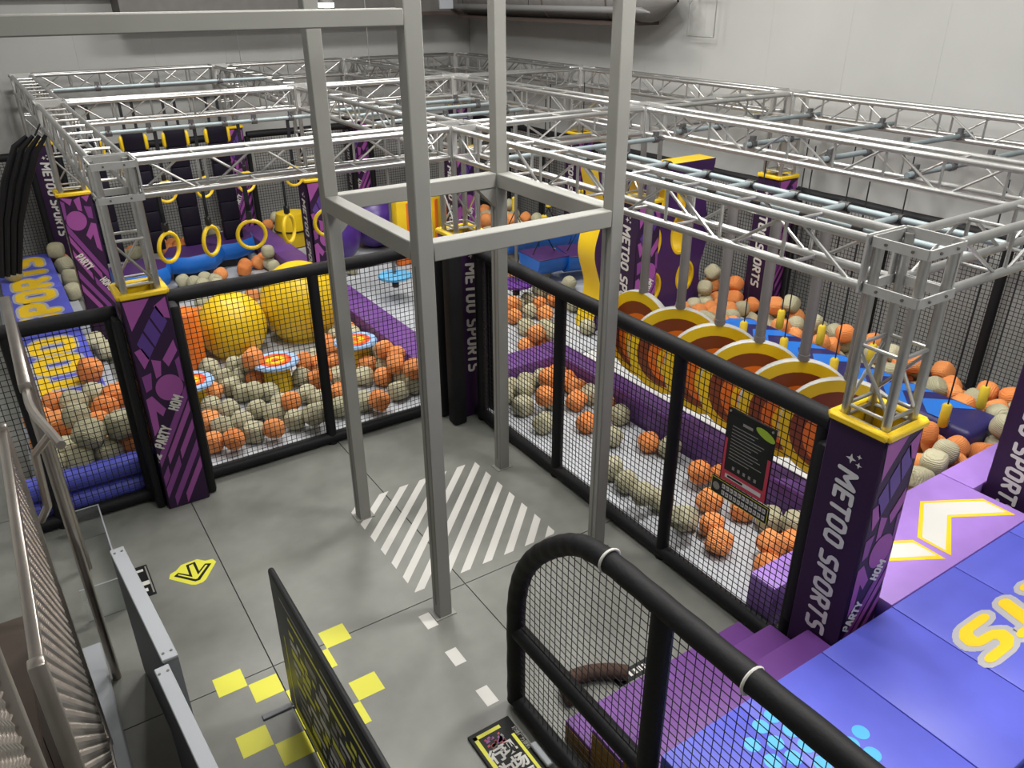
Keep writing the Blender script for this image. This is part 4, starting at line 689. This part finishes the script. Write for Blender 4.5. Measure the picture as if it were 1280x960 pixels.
# ================================================================== left side: partition, acrylic, steel gate
for x0, x1, y0, y1, lb in ((.045, .125, 3.4, 4.5, 'farther grey partition box with white metal top by the floor notice'), (.075, .145, 2.3, 3.37, 'nearer grey partition box with white metal top at the bottom edge')):
    t = thing('partition_box', lb, 'partition', ((x0+x1)/2+.03, (y0+y1)/2, 0), math.radians(4)); hx = (x1-x0)/2; hy = (y1-y0)/2
    MB().rbox((-hx, -hy, .98), (hx, hy, 1.0), .004, 'panelw', 1).build('top_plate', t)
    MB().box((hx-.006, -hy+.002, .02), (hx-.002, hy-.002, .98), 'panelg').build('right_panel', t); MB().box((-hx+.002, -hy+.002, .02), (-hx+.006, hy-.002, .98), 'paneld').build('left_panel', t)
    MB().box((-hx+.006, -hy+.002, .02), (hx-.006, -hy+.006, .98), 'panelg').build('end_panel', t); MB().box((-hx+.006, hy-.006, .02), (hx-.006, hy-.002, .98), 'panelg').build('end_panel', t)
    for sx in (-.02, .02):
        for sy in (-hy+.05, hy-.05): MB().cyl((sx, sy, 1.0), (sx, sy, 1.004), .007, 'bolt', 8).build('screw', t)
    MB().box((-hx+.004, -hy+.004, 0), (hx-.004, hy-.004, .02), 'dkgrey').build('plinth', t)
t = thing('acrylic_box', 'clear acrylic barrier box on the floor beside the steel gate', 'barrier', (-.06, 5.7, 0))
for a, b in (((-.14, .56, 0), (.13, .568, .28)), ((.122, -.5, 0), (.13, .56, .28)), ((-.14, -.5, 0), (.122, -.492, .28))): MB().box(a, b, 'glass').box((a[0]-.001, a[1]-.001, b[2]), (b[0]+.001, b[1]+.001, b[2]+.004), 'panelw').build('pane', t)
def gate(name, label, x, y0, y1, h, panels=1, z0=.1):
    t = thing(name, label, 'gate', (x, (y0+y1)/2, 0)); L = y1-y0
    for y in (-L/2, L/2): MB().rbox((-.025, y-.025, 0), (.025, y+.025, h), .008, 'steel', 2).build('upright', t)
    for z in (z0, h-.04): MB().rbox((-.02, -L/2, z-.02), (.02, L/2, z+.02), .006, 'steel', 2).build('cross_bar', t)
    m = MB(); s = .036; n = int((L-.06)/s); k = int((h-.1-z0)/s)
    for i in range(n):
        y = -L/2+.04+i*s; m.tube([(.005*(-1)**(i+j), y, z0+.02+j*s) for j in range(0, k+1)], 0.0055, 'mesh', 6, False, True)
    for j in range(k):
        z = z0+.03+j*s; m.tube([(.005*(-1)**(i+j+1), -L/2+.03+i*s, z) for i in range(0, n+1)], 0.0055, 'mesh', 6, False, True)
    stuff(m.build('woven_mesh', t)); return t
gate('steel_gate_leaf', 'stainless gate leaf of woven steel mesh along the left edge', -.25, 2.25, 3.98, 2.2)
gate('steel_gate_leaf', 'nearer stainless gate leaf of woven mesh in the bottom left corner', -.27, .85, 1.72, 2.85)
t = thing('steel_guard_rail', 'stainless guard rail with bent tube handle behind the mesh gate', 'rail', (-.12, 4.9, 0))
MB().tube([(0, -.35, 0), (0, -.35, 2.12)], .028, 'steel', 10).build('post', t)
MB().tube([(0, .95, 0), (0, .95, 2.2)], .028, 'steel', 10).build('post', t)
MB().rbox((-.03, -.5, 2.15), (.03, 1.05, 2.21), .01, 'steel', 2).build('top_bar', t)
MB().tube(sm([(-.02, -.5), (-.0, -.75), (.05, -1.05), (.08, -1.15)], 2) and [(x, y, 2.16-.0*y) for x, y in sm([(0, -.45), (.0, -.75), (.06, -1.05), (.085, -1.2)], 2)], .022, 'steel', 8).build('handle', t)
MB().tube([(.06, -1.05, 2.16), (-.03, -1.0, 2.05), (-.05, -.9, 1.7), (-.1, -.85, 1.6)], .02, 'steel', 8).build('lower_handle', t)
tag(MB().rbox((-.3, 2.1, 0), (-.16, 4.9, .05), .01, 'panelw', 1).build('gate_track'), 'pale metal floor track under the steel gate', 'track')
o = thing('folded_net', 'bundle of black folded net hanging at the far left edge below the truss', 'net', (.42, 10.35, 2.6))
m = MB()
for i in range(4):
    f = i*.06
    m.tube([(.02+f, -.02*i, .0), (-.12+f, -.03*i, -.1-.4*f), (-.3+f, -.02*i, -.45-.5*f), (-.45+f, 0, -.85-.4*f), (-.6+f, .02*i, -1.5)], [.02, .032, .04, .035, .03], 'blackpad', 8)
m.build('folds', o); MB().tube([(.1, 0, .0), (.18, .1, .1)], .01, 'rope', 6).build('hanger', o)

t = thing('low_cabinet', 'dark brown low cabinet behind the steel gate at the left edge', 'cabinet', (-.75, 2.6, 0))
MB().rbox((-.3, -1.5, .06), (.3, 1.5, 1.0), .01, 'brownc', 1).build('body', t); MB().rbox((-.32, -1.52, 1.0), (.32, 1.52, 1.03), .008, 'brownc', 1).build('top', t)
for y in (-.75, 0, .75): MB().box((.301, y-.003, .1), (.304, y+.003, .98), 'black').build('door_gap', t)

# ================================================================== overhead pipes
def pipe(a, b, label, clamps=(), r=.024):
    a = Vector(a); b = Vector(b); d = b-a
    t = thing('overhead_pipe', label, 'pipe', a, 0, 'galvanised pipes clamped under the trusses')
    rod('tube', t, (0, 0, 0), d, r, 'pipe', 12)
    u = d.normalized()
    me = cmesh('clamp', lambda: MB().cyl((-.03, 0, 0), (.03, 0, 0), .038, 'clamp', 10).box((-.025, -.02, .02), (.025, .02, .075), 'clamp').cyl((0, -.05, .03), (0, .05, .03), .008, 'clamp', 6).mesh('clamp'))
    for c in clamps:
        place(me, 'clamp', t, u*c, (0, 0, math.atan2(u.y, u.x)))
    return t
pipe((.9, 9.9, 2.62), (3.55, 9.9, 2.62), 'blue grey pipe carrying the yellow gym rings in front of the black bags', (.3, .72, 1.18, 1.55, 1.9, 2.35))
pipe((.9, 12.9, 2.62), (3.55, 12.9, 2.62), 'pipe above the black hanging bags at the back left', (.4, .93, 1.55, 2.1))
pipe((.9, 11.6, 2.93), (3.5, 11.6, 2.93), 'pipe lying behind the middle left truss', (.5, 1.2, 2.0))
for y, lb in ((9.88, 'pipe over the light blue swing disc, farthest of four'), (9.3, 'pipe over the light blue swing disc, second farthest'), (8.62, 'pipe over the purple swing disc, third of four'), (8.05, 'nearest of the four pipes behind the tower back post')):
    pipe((3.8, y, 2.66), (5.85, y, 2.66), lb, (.9, 1.75))
for y, lb in ((6.05, 'pipe over the far end of the hanging blue board'), (5.13, 'second pipe over the hanging blue board from the back'), (4.28, 'third pipe over the hanging blue board'), (3.5, 'nearest pipe over the hanging blue board')):
    pipe((5.95, y, 2.7), (8.25, y, 2.7), lb, (.1, .62, 1.2, 2.1))
pipe((3.75, 6.12, 2.64), (5.85, 6.12, 2.64), 'pipe right of the tower crossing above the holed climbing wall', (2.0,))
t = thing('double_pipe_rail', 'pair of parallel pipes with clamped cross pieces above the hanging wheels', 'pipe rail', (4.72, 2.2, 2.58))
for x in (0, .42): rod('tube', t, (x, 0, 0), (x, 4.1, 0), .026, 'pipe', 12)
WY = (5.85, 5.3, 4.8, 4.32, 3.88, 3.44, 3.02)
for y in WY:
    rod('cross_piece', t, (0, y-2.2, .01), (.42, y-2.2, .01), .024, 'pipe', 10)
    for x in (0, .42): MB().cyl((x, y-2.24, 0), (x, y-2.16, 0), .04, 'black', 10).build('clamp', t)
for x in (.1, .3): MB().cyl((x, 0, .0), (x, .01, .0), .01, 'clamp', 6).build('bolt', t)

# ================================================================== hanging wheels
def wheel_mesh_parts(t, R=.44):
    MB().lathe([(R, -.032), (R+.008, -.022), (R+.008, .022), (R, .032)], 'rimw', 40).build('rim', t, (0, 0, -.46), (0, PI/2, 0))
    m = MB(); m.disc(R, .033, 'yellow', 40)
    m.add([(R*math.cos(2*PI*j/40), -R*math.sin(2*PI*j/40), -.033) for j in range(40)], [tuple(range(40))], 'yellow'); d = m.build('disc', t, (0, 0, -.46), (0, PI/2, 0))
    for s in (1, -1):
        m = MB(); F = Matrix.Scale(1, 4) if s > 0 else Matrix.Rotation(PI, 4, 'X')
        for i, (r, k, cx, cy) in enumerate(((.36, 'brownp', .015, 0), (.285, 'orange', .055, .03), (.225, 'yellowp', .09, .06), (.15, 'orange', .09, .03), (.085, 'brownp', .105, .0))):
            m.disc(r, .034+i*.0007, k, 36, cx, cy, mx=F)
        m.build('spiral_print', d)
wl = thing('hanging_disc', 'x', 'disc', (0, 0, 0), 0, 'yellow and orange wheels hanging in a row')
MB().tube([(0, 0, .6), (0, 0, 1.72-.0)], .042, 'pole', 12).build('pole', wl, (0, 0, -.62+.0)); wheel_mesh_parts(wl)
MB().cyl((0, 0, -.02), (0, 0, .03), .046, 'pole', 12).build('hub', wl)
nth = ['farthest of the hanging row, turned edge on', 'second farthest of the row, turned narrow', 'third from the far end of the row', 'fourth of the hanging row', 'third nearest of the hanging row', 'second nearest of the row, behind the rules sign', 'nearest of the row, beside the lettered pillar']
for i, y in enumerate(WY):
    a = (142, 184, 222, 224, 222, 225, 214)[i]
    o = wl if i == 0 else dup(wl)
    o.location = (4.97, y, 1.42); o.rotation_euler = (0, 0, math.radians(a)); o['label'] = 'yellow orange swirl disc, ' + nth[i]

# ================================================================== hanging blue board
t = thing('hanging_board', 'long navy padded board with bright blue chevrons hanging on ropes with yellow floats', 'balance board', (6.86, 4.3, .4))
MB().rbox((-.26, -1.52, -.12), (.29, 1.5, .12), .07, 'navy', 3).build('board', t)
for i in range(7):
    y = -1.3+i*.41
    MB().poly([(-.22, y, 0), (0, y+.2, 0), (.22, y, 0), (.22, y+.22, 0), (0, y+.42, 0), (-.22, y+.22, 0)], 'sky').build('chevron', t, (0, 0, .1225))
for x in (-.31, .31):
    for y in (-1.28, -.12, .5, 1.05):
        r = MB().tube([(x, y, .1), (x, y, 2.28)], .007, 'rope', 5).build('rope', t)
        MB().tube([(x, y, .1), (x, y, .115), (x, y, .31), (x, y, .325)], [.03, .042, .042, .03], 'floatm', 12).build('float', r)

# ================================================================== holed climbing wall
def wavy(w, h, amp, n, seg=14):
    pts = []
    for i in range(n*seg+1): v = i/(n*seg); pts.append((w/2+amp*math.cos(2*PI*n*v), -h/2+h*v))
    for i in range(n*seg+1): v = 1-i/(n*seg); pts.append((-w/2-amp*math.cos(2*PI*n*v), -h/2+h*v))
    return pts
def ell(cx, cy, a, b_, n=28): return [(cx+a*math.cos(2*PI*i/n), cy+b_*math.sin(2*PI*i/n)) for i in range(n)]
def holed(name, label, loc, w, h, th, holes, amp=.05):
    t = thing(name, label, 'climbing wall', loc)
    me = shape([wavy(w, h, amp, 2)]+[ell(*q) for q in holes], th)
    m = MB(); mx = frame((0, 0, h/2), (1, 0, 0), (0, 0, 1))
    vs = [v.co.copy() for v in me.vertices]
    cap = [tuple(p.vertices) for p in me.polygons if abs(p.normal.z) > .5]; sd = [tuple(p.vertices) for p in me.polygons if abs(p.normal.z) <= .5]
    m.add(vs, cap, 'bagtop', False, mx); m.build('purple_face', t)
    m = MB(); m.add(vs, sd, 'yellow', True, mx); m.build('yellow_edge', t)
    m = MB()
    for q in holes:
        o_ = ell(q[0], q[1], q[2]+.03, q[3]+.03); i_ = ell(*q); n = len(o_)
        for zz in (th+.002, -th-.002):
            m.add([(x, y, zz) for x, y in o_]+[(x, y, zz) for x, y in i_], [(j, (j+1) % n, n+(j+1) % n, n+j) for j in range(n)], 'yellow', False, mx)
    m.build('hole_rim', t)
    for x in (-w/2+.25, w/2-.25): MB().rbox((x-.06, -th, 0), (x+.06, th, .01), .003, 'dkgrey', 1).build('foot', t)
    return t
holed('climbing_wall', 'purple holed climbing wall with yellow hole rims beyond the hanging discs', (7.35, 7.5, .03), 1.2, 2.0, .15,
    [(-.34, .6, .13, .2), (.16, .62, .13, .2), (-.36, .02, .12, .2), (.14, .08, .16, .27), (-.3, -.6, .12, .18), (.28, -.55, .14, .2)])
holed('climbing_wall', 'purple wavy climbing panel with thick yellow edge behind the right tower post', (6.3, 7.5, .03), .46, 2.1, .17, [(.02, .45, .11, .18), (.02, -.3, .11, .2)], .06)
t = thing('yellow_wall_block', 'yellow and orange upright foam block seen through the tower ring', 'foam block', (5.6, 11.3, .03))
MB().rbox((-.45, -.12, .25), (.45, .12, 1.05), .05, 'yellow', 2).build('upper_block', t); MB().rbox((-.46, -.13, 0), (.46, .13, .27), .04, 'orange', 2).build('base_block', t)
for x in (-.25, .25): MB().rbox((x-.03, -.135, .3), (x+.03, -.118, 1.0), .006, 'orange', 1).build('stripe', t)

# ================================================================== blue hanging half cylinders
hc = thing('half_cylinder', 'x', 'half cylinder', (0, 0, 0), 0, 'blue half cylinders hanging on ropes')
m = MB(); n = 16
for x in (-.26, .29):
    pass
prof = [(.3*math.cos(PI+PI*i/n), .3*math.sin(PI+PI*i/n)) for i in range(n+1)]
m.add([(-.26, y, z) for y, z in prof]+[(.26, y, z) for y, z in prof], [(i, i+1, n+2+i, n+1+i) for i in range(n)], 'bluepad', True)
m.add([(-.26, y, z) for y, z in prof], [tuple(range(n, -1, -1))], 'bluepad'); m.add([(.26, y, z) for y, z in prof], [tuple(range(n+1))], 'bluepad'); m.build('blue_body', hc)
MB().rbox((-.26, -.3, -.01), (.26, .3, .012), .005, 'bagtop', 1).build('purple_top', hc)
for s in (-1, 1):
    r = MB().tube([(s*.2, 0, .0), (0, 0, .35)], .008, 'rope', 5).build('sling', hc)
MB().tube([(0, 0, .35), (0, 0, 2.2)], .008, 'rope', 5).build('rope', hc); MB().tube([(0, 0, .36), (0, 0, .375), (0, 0, .57), (0, 0, .585)], [.03, .045, .045, .03], 'floatm', 12).build('float', hc)
for i, (x, y, a, lb) in enumerate(((6.66, 9.32, .1, 'front left blue half cylinder with purple top near the purple swing disc'), (7.2, 9.16, -.1, 'front right blue half cylinder touching the yellow climbing edge'), (6.72, 10.2, .1, 'back left blue half cylinder under the tower ring'), (7.3, 10.1, 0, 'back middle blue half cylinder under the tower ring'), (7.86, 10.0, -.1, 'back right blue half cylinder under the tower ring'))):
    o = hc if i == 0 else dup(hc); o.location = (x, y, .46 if i < 2 else .55); o.rotation_euler = (0, 0, a-.15); o['label'] = lb

# ================================================================== swing discs
def saucer(x, y, k, label, z=.38):
    t = thing('swing_disc', label, 'swing disc', (x, y, z))
    MB().lathe([(0, -.03), (.2, -.03), (.235, -.015), (.24, .0), (.235, .02), (.2, .035), (0, .035)], k, 28).build('disc', t)
    MB().tube([(0, 0, -.16), (0, 0, 2.26)], .022, 'dkgrey', 10).build('pole', t); MB().lathe([(.0, -.17), (.05, -.16), (.05, -.1), (.0, -.09)], 'black', 12).build('end_cap', t)
saucer(4.45, 9.85, 'ltblue', 'light blue swing disc on a pole seen past the tower front post')
saucer(5.7, 8.62, 'purplefoam', 'purple swing disc on a pole right of the inner corner pillar')

# ================================================================== beams and slide
def beam(x0, y0, x1, y1, z, label):
    t = thing('balance_beam', label, 'beam', ((x0+x1)/2, (y0+y1)/2, 0)); hx, hy = (x1-x0)/2, (y1-y0)/2
    L = max(hx, hy)*2; n = max(1, round(L/1.9)); s = L/n
    for i in range(n):
        if hy > hx: MB().rbox((-hx, -hy+i*s+.003, 0), (hx, -hy+(i+1)*s-.003, z), .02, 'beam', 2).build('segment', t)
        else: MB().rbox((-hx+i*s+.003, -hy, 0), (-hx+(i+1)*s-.003, hy, z), .02, 'beam', 2).build('segment', t)
beam(3.47, 6.86, 3.85, 14.0, .3, 'long purple beam running back from the inner corner pillar')
beam(4.9, 2.55, 5.14, 6.9, .3, 'purple beam under the hanging wheels along the right lane')
beam(3.86, 6.52, 4.89, 6.88, .3, 'short purple cross beam joining the inner corner and the wheel beam')
tag(MB().rbox((3.75, 2.5, 0), (4.2, 2.72, .36), .02, 'lilac', 2).build('corner_block'), 'small lilac foam block behind the black post at the stairs end of the right fence', 'foam block')
sl = thing('padded_lane', 'raised blue padded lane with big yellow letters at the far left', 'padded lane', (.1, 6.75, 0))
for i in range(4): MB().rbox((-.36, .0+i*1.86, .2), (.37, 1.855+i*1.86, .3), .015, 'bluemat', 2).build('lane_mat', sl)
MB().box((-.34, .02, .03), (.35, 7.4, .2), 'navy').build('base', sl)
F = frame((.24, .55, .3008), (0, 1, 0), (-1, 0, 0)) @ Matrix.Scale(6.7/letters_width('METOO SPORTS'), 4, (1, 0, 0)) @ Matrix.Scale(.46, 4, (0, 1, 0))
sc_ = 6.7/letters_width('METOO SPORTS')
for wd, off in (('METOO', 0), ('SPORTS', letters_width('METOO ')+.1)):
    G = F @ Matrix.Translation((off, 0, 0))
    MS = MB(); letters(MS, wd, 'grey_print', G, .4); MS.build('letter_ground', sl)
    MS = MB(); letters(MS, wd, 'yellowp', Matrix.Translation((0, 0, .0018)) @ G, .24); MS.build('lettering', sl)
for z, lb in ((.13, 'lower blue padded roll at the foot of the lettered lane'), (.34, 'upper blue padded roll at the foot of the lettered lane')):
    tag(MB().tube([(-.4, 6.72, z-.02), (.1, 6.72, z-.02), (.58, 6.72, z-.02)], .1, 'bluemat', 14).build('padded_roll'), lb, 'roll')

# ================================================================== domes, target stools
for x, y, r, lb in ((2.0, 9.25, .4, 'yellow foam dome left of the fence post'), (2.9, 9.35, .5, 'larger yellow foam dome behind the fence post and tower left post')):
    t = thing('foam_dome', lb, 'dome', (x, y, .03))
    MB().lathe([(0, 2*r*.93)]+[(r*math.sin(a), r*.88+r*math.cos(a)*1.05) for a in [PI*.86*i/16 for i in range(1, 17)]]+[(r*.42, 0)], 'yellow', 32).build('dome_body', t)
    MB().lathe([(0, .02), (r*.6, .02), (r*.62, .0)], 'yellow', 28).build('base_flange', t)
for x, y, lb in ((2.12, 8.02, 'round target stool with red and yellow top, middle of the left field'), (3.08, 8.06, 'round target stool with red and yellow top behind the tower left post'), (1.2, 8.02, 'round target stool half hidden behind the purple left pillar')):
    t = thing('target_stool', lb, 'stool', (x, y, .03))
    MB().lathe([(.0, 0), (.15, 0), (.14, .3), (0, .3)], 'yellow', 24).build('pedestal', t)
    d = MB().lathe([(0, .3), (.24, .3), (.252, .315), (.24, .34), (0, .34)], 'targetblue', 32).build('top_disc', t)
    m = MB()
    for i, (r, k) in enumerate(((.175, 'red'), (.135, 'orange'), (.1, 'yellowp'), (.045, 'red'))): m.disc(r, .3405+i*.0006, k, 28)
    m.build('target_print', d)
tag(MB().lathe([(0, .03), (.16, .03), (.17, .06), (.17, .75), (.15, .78), (0, .78)], 'orange', 20, mx=Matrix.Translation((1.42, 9.0, 0))).build('foam_column'), 'upright orange foam column half hidden behind the purple left pillar', 'foam column')

# ================================================================== rings, bags, blue modules
ring = thing('gym_ring', 'x', 'ring', (0, 0, 0), 0, 'yellow gym rings hanging on black straps')
MB().tube([(.115*math.cos(a), 0, .115*math.sin(a)) for a in [2*PI*i/28 for i in range(28)]], .016, 'yellow', 8, closed=True).build('ring', ring)
MB().box((-.018, -.004, .11), (.018, .004, .5), 'rope').build('strap', ring)
MB().rbox((-.022, -.02, .13), (.022, .02, .2), .006, 'black', 1).build('buckle', ring)
ups = ['first', 'second', 'third', 'fourth', 'fifth']; first = True
for i, (x, a) in enumerate(((1.05, 1.0), (1.38, 1.1), (1.71, .25), (2.03, 1.15), (2.38, .2))):
    o = ring if first else dup(ring); first = False
    o.location = (x, 6.6, 2.18); o.rotation_euler = (0, 0, a-.3); o['label'] = 'yellow gym ring of the near row under the truss, %s from the left' % ups[i]
for i, (x, a) in enumerate(((1.67, .2), (2.1, .4), (2.6, .3), (3.2, .1))):
    o = dup(ring); o.location = (x, 9.9, 1.92); o.rotation_euler = (0, 0, a); o['label'] = 'yellow gym ring of the far row seen through the truss, %s from the left' % ups[i]
    MB().box((-.02, -.005, .47), (.02, .005, .71), 'rope').build('strap', o)
bg = thing('hanging_bag', 'x', 'hanging bag', (0, 0, 0), 0, 'black hanging bags above the blue modules')
for i in range(6): MB().rbox((-.14, -.075, .3*i), (.14, .075, .3*i+.294), .015, 'bag', 2).build('bag_segment', bg)
for s in (-1, 1):
    MB().tube([(s*.16, -.03, 1.5), (s*.165, -.03, 1.53), (s*.165, -.03, 1.68), (s*.16, -.03, 1.71)], [.015, .03, .03, .015], 'yellow', 12).build('yellow_grip', bg)
    MB().box((s*.08-.02, -.004, 1.78), (s*.08+.02, .004, 2.17), 'rope').build('strap', bg)
for i, (x, y, lb) in enumerate(((1.24, 12.6, 'leftmost black hanging bag behind the pillar truss column'), (1.86, 12.9, 'second black hanging bag from the left with yellow grips'), (2.44, 12.9, 'third black hanging bag from the left with yellow grips'), (3.05, 12.9, 'rightmost black hanging bag beside the striped purple pillar'))):
    o = bg if i == 0 else dup(bg); o.location = (x, y, .44); o['label'] = lb
bm_ = thing('blue_module', 'x', 'foam module', (0, 0, 0), 0, 'blue sided purple topped foam modules')
hexa = [(-.47, -.2), (-.12, -.4), (.27, -.34), (.48, -.02), (.3, .36), (-.26, .34)]
m = MB(); N = len(hexa)
for k, (s_, z) in enumerate(((.94, .0), (1.02, .06), (1.04, .13), (1.02, .2), (.95, .26))): m.v += [(x*s_, y*s_, z) for x, y in hexa]
m.mi('bluepad')
for k in range(4):
    for i in range(N): m.f.append((k*N+i, k*N+(i+1) % N, (k+1)*N+(i+1) % N, (k+1)*N+i)); m.m.append(0); m.sm.append(True)
m.f.append(tuple(range(N-1, -1, -1))); m.m.append(0); m.sm.append(False); m.build('blue_side', bm_)
MB().poly([(x*.95, y*.95, .261) for x, y in hexa], 'bagtop').build('purple_top', bm_)
MB().prism([(x*.7, y*.7) for x, y in hexa], -.14, 0, 'black').build('base', bm_)
for i, (x, y, a, lb) in enumerate(((1.45, 12.15, .35, 'left blue sided foam module beside the pillar truss column'), (2.3, 12.62, .0, 'middle blue sided foam module under the hanging bags'), (2.95, 13.0, .35, 'right blue sided foam module touching the long purple beam'))):
    o = bm_ if i == 0 else dup(bm_); o.location = (x, y, .17); o.rotation_euler = (0, 0, a); o['label'] = lb
# big purple balls and yellow spool near the back
for x, y, r, lb in ((4.42, 12.0, .42, 'big purple ball half behind the left tower post'), (5.3, 12.45, .45, 'big purple ball with yellow straps under the tower ring')):
    t = thing('foam_globe', lb, 'foam globe', (x, y, .03+r))
    MB().sphere((0, 0, 0), r, 'bball', 28).build('globe', t)
    MB().tube([(r*1.005*math.cos(a), r*.25, r*1.005*math.sin(a)*.97) for a in [2*PI*i/28 for i in range(28)]], .03, 'yellow', 6, closed=True).build('yellow_band', t)
    MB().lathe([(0, .0), (.2, 0), (.22, .05), (.0, .06)], 'yellow', 20, mx=Matrix.Translation((0, 0, r*.93))).build('top_cap', t)
t = thing('yellow_spool', 'yellow foam spool with black rope left of the slim lettered pillar', 'foam spool', (4.15, 13.3, .03))
MB().lathe([(0, 0), (.24, .02), (.3, .3), (.24, .58), (0, .6)], 'yellow', 24).build('spool', t); MB().tube([(.302*math.cos(a), .302*math.sin(a), .3) for a in [2*PI*i/20 for i in range(20)]], .014, 'rope', 6, closed=True).build('rope', t)

# ================================================================== foam balls
def ball_mesh(name, k, p=3.6, r=.104, seed=1):
    bm = bmesh.new(); bmesh.ops.create_cube(bm, size=2)
    bmesh.ops.subdivide_edges(bm, edges=list(bm.edges), cuts=5, use_grid_fill=True)
    for v in bm.verts:
        d = v.co.normalized(); s = (abs(d.x)**p+abs(d.y)**p+abs(d.z)**p)**(-1/p); v.co = d*(s*r*.97)
    me = bpy.data.meshes.new(name); bm.to_mesh(me); bm.free(); me.materials.append(M[k])
    me.polygons.foreach_set('use_smooth', [True]*len(me.polygons)); return me
BM = {}
for k, c in (('o', 'ob'), ('b', 'bb')):
    for big in (0, 1): BM[k, big] = [ball_mesh('foam_ball', c, p, .122 if big else .103) for p in (2.7, 3.3, 2.4)]
where = dict(A='lying on the blue slide behind the far left short fence', B='around the left yellow dome', C='in the heap behind the left fence, left of its middle post', D='in the heap behind the left fence, near the inner corner',
    E='around the purple swing disc behind the right fence', F='by the purple cross beam behind the tower right post', I='around the blue modules under the black bags', J='beside the long purple beam at the back left', K='behind the big purple balls at the back',
    L='against the far right wall behind the blue half cylinders', M='between the holed climbing wall and the hanging blue board', N='against the right wall beside the middle of the hanging blue board', O='against the right wall beside the near end of the hanging blue board', P='between the lilac start platform and the hanging blue board')
cn = dict(o='orange', b='beige')
BL = []
for w_ in BALLS.split():
    x, y, z = map(float, w_[2:].split(',')); BL.append((w_[0].replace('H', 'G'), w_[1], x, y, z))
def across(b_):   # left to right as seen from the camera stand
    d = Vector(b_[2:5])-Vector((0, 0, 4)); return d.dot(r2)/d.dot(fw)
ordn = 'leftmost,second,third,fourth,fifth,sixth,seventh,eighth,ninth,tenth,eleventh,twelfth,thirteenth,fourteenth,fifteenth,sixteenth,seventeenth,eighteenth,nineteenth,twentieth'.split(',') + ['%dth' % i for i in range(21, 90)]
where = dict(A='on the blue lane behind the short fence', B='around the left yellow dome', C='in the heap left of the fence post', D='in the heap by the inner corner',
    E='around the purple swing disc', F='by the purple cross beam', G='in the lane behind the rules sign', I='around the blue modules under the bags', J='beside the long purple beam at the back', K='behind the big purple balls',
    L='at the wall behind the blue half cylinders', M='between climbing wall and blue board', N='at the wall beside the blue board middle', O='at the wall beside the blue board near end', P='between lilac platform and blue board')
def row_of(b_):
    return (0 if b_[3] < 7.12 else 1) if b_[0] in 'CD' else 0
grp = {}
FB = {'o': MB(), 'b': MB()}
lo = {c: ball_mesh('low', k_, 2.8, .103) for c, k_ in (('o', 'ob'), ('b', 'bb'))}
hp = thing('foam_ball_heap', 'lower layer of orange and beige foam balls around the hanging blue board', 'foam balls')
for b_ in BL:
    if b_[0] == 'Z': FB[b_[1]].mesh_in(lo[b_[1]], 'ob' if b_[1] == 'o' else 'bb', Matrix.Translation(b_[2:5]) @ Euler((random.uniform(0, 6), random.uniform(0, 6), 0)).to_matrix().to_4x4())
hp['kind'] = 'stuff'
for c in 'ob': FB[c].sm = [True]*len(FB[c].f); stuff(FB[c].build({'o': 'orange_balls', 'b': 'beige_balls'}[c], hp))
BL = [b_ for b_ in BL if b_[0] != 'Z']
for b_ in BL: grp.setdefault((b_[0], b_[1], row_of(b_)), []).append(b_)
for k_, lst in grp.items():
    lst.sort(key=across); rg, c, rw = k_
    wh = where[rg]+((', front row', ', rear rows')[rw] if rg in 'CD' else '')
    for i, (_, _, x, y, z) in enumerate(lst):
        o = place(random.choice(BM[c, 1 if rg == 'A' else 0]), cn[c]+'_foam_ball', None, (x, y, z), (random.uniform(0, 6), random.uniform(0, 6), random.uniform(0, 6)))
        tag(o, '%s %s foam ball %s%s' % (ordn[i], cn[c], 'from left ' if i else '', wh), 'foam ball', '%s foam balls %s' % (cn[c], wh))
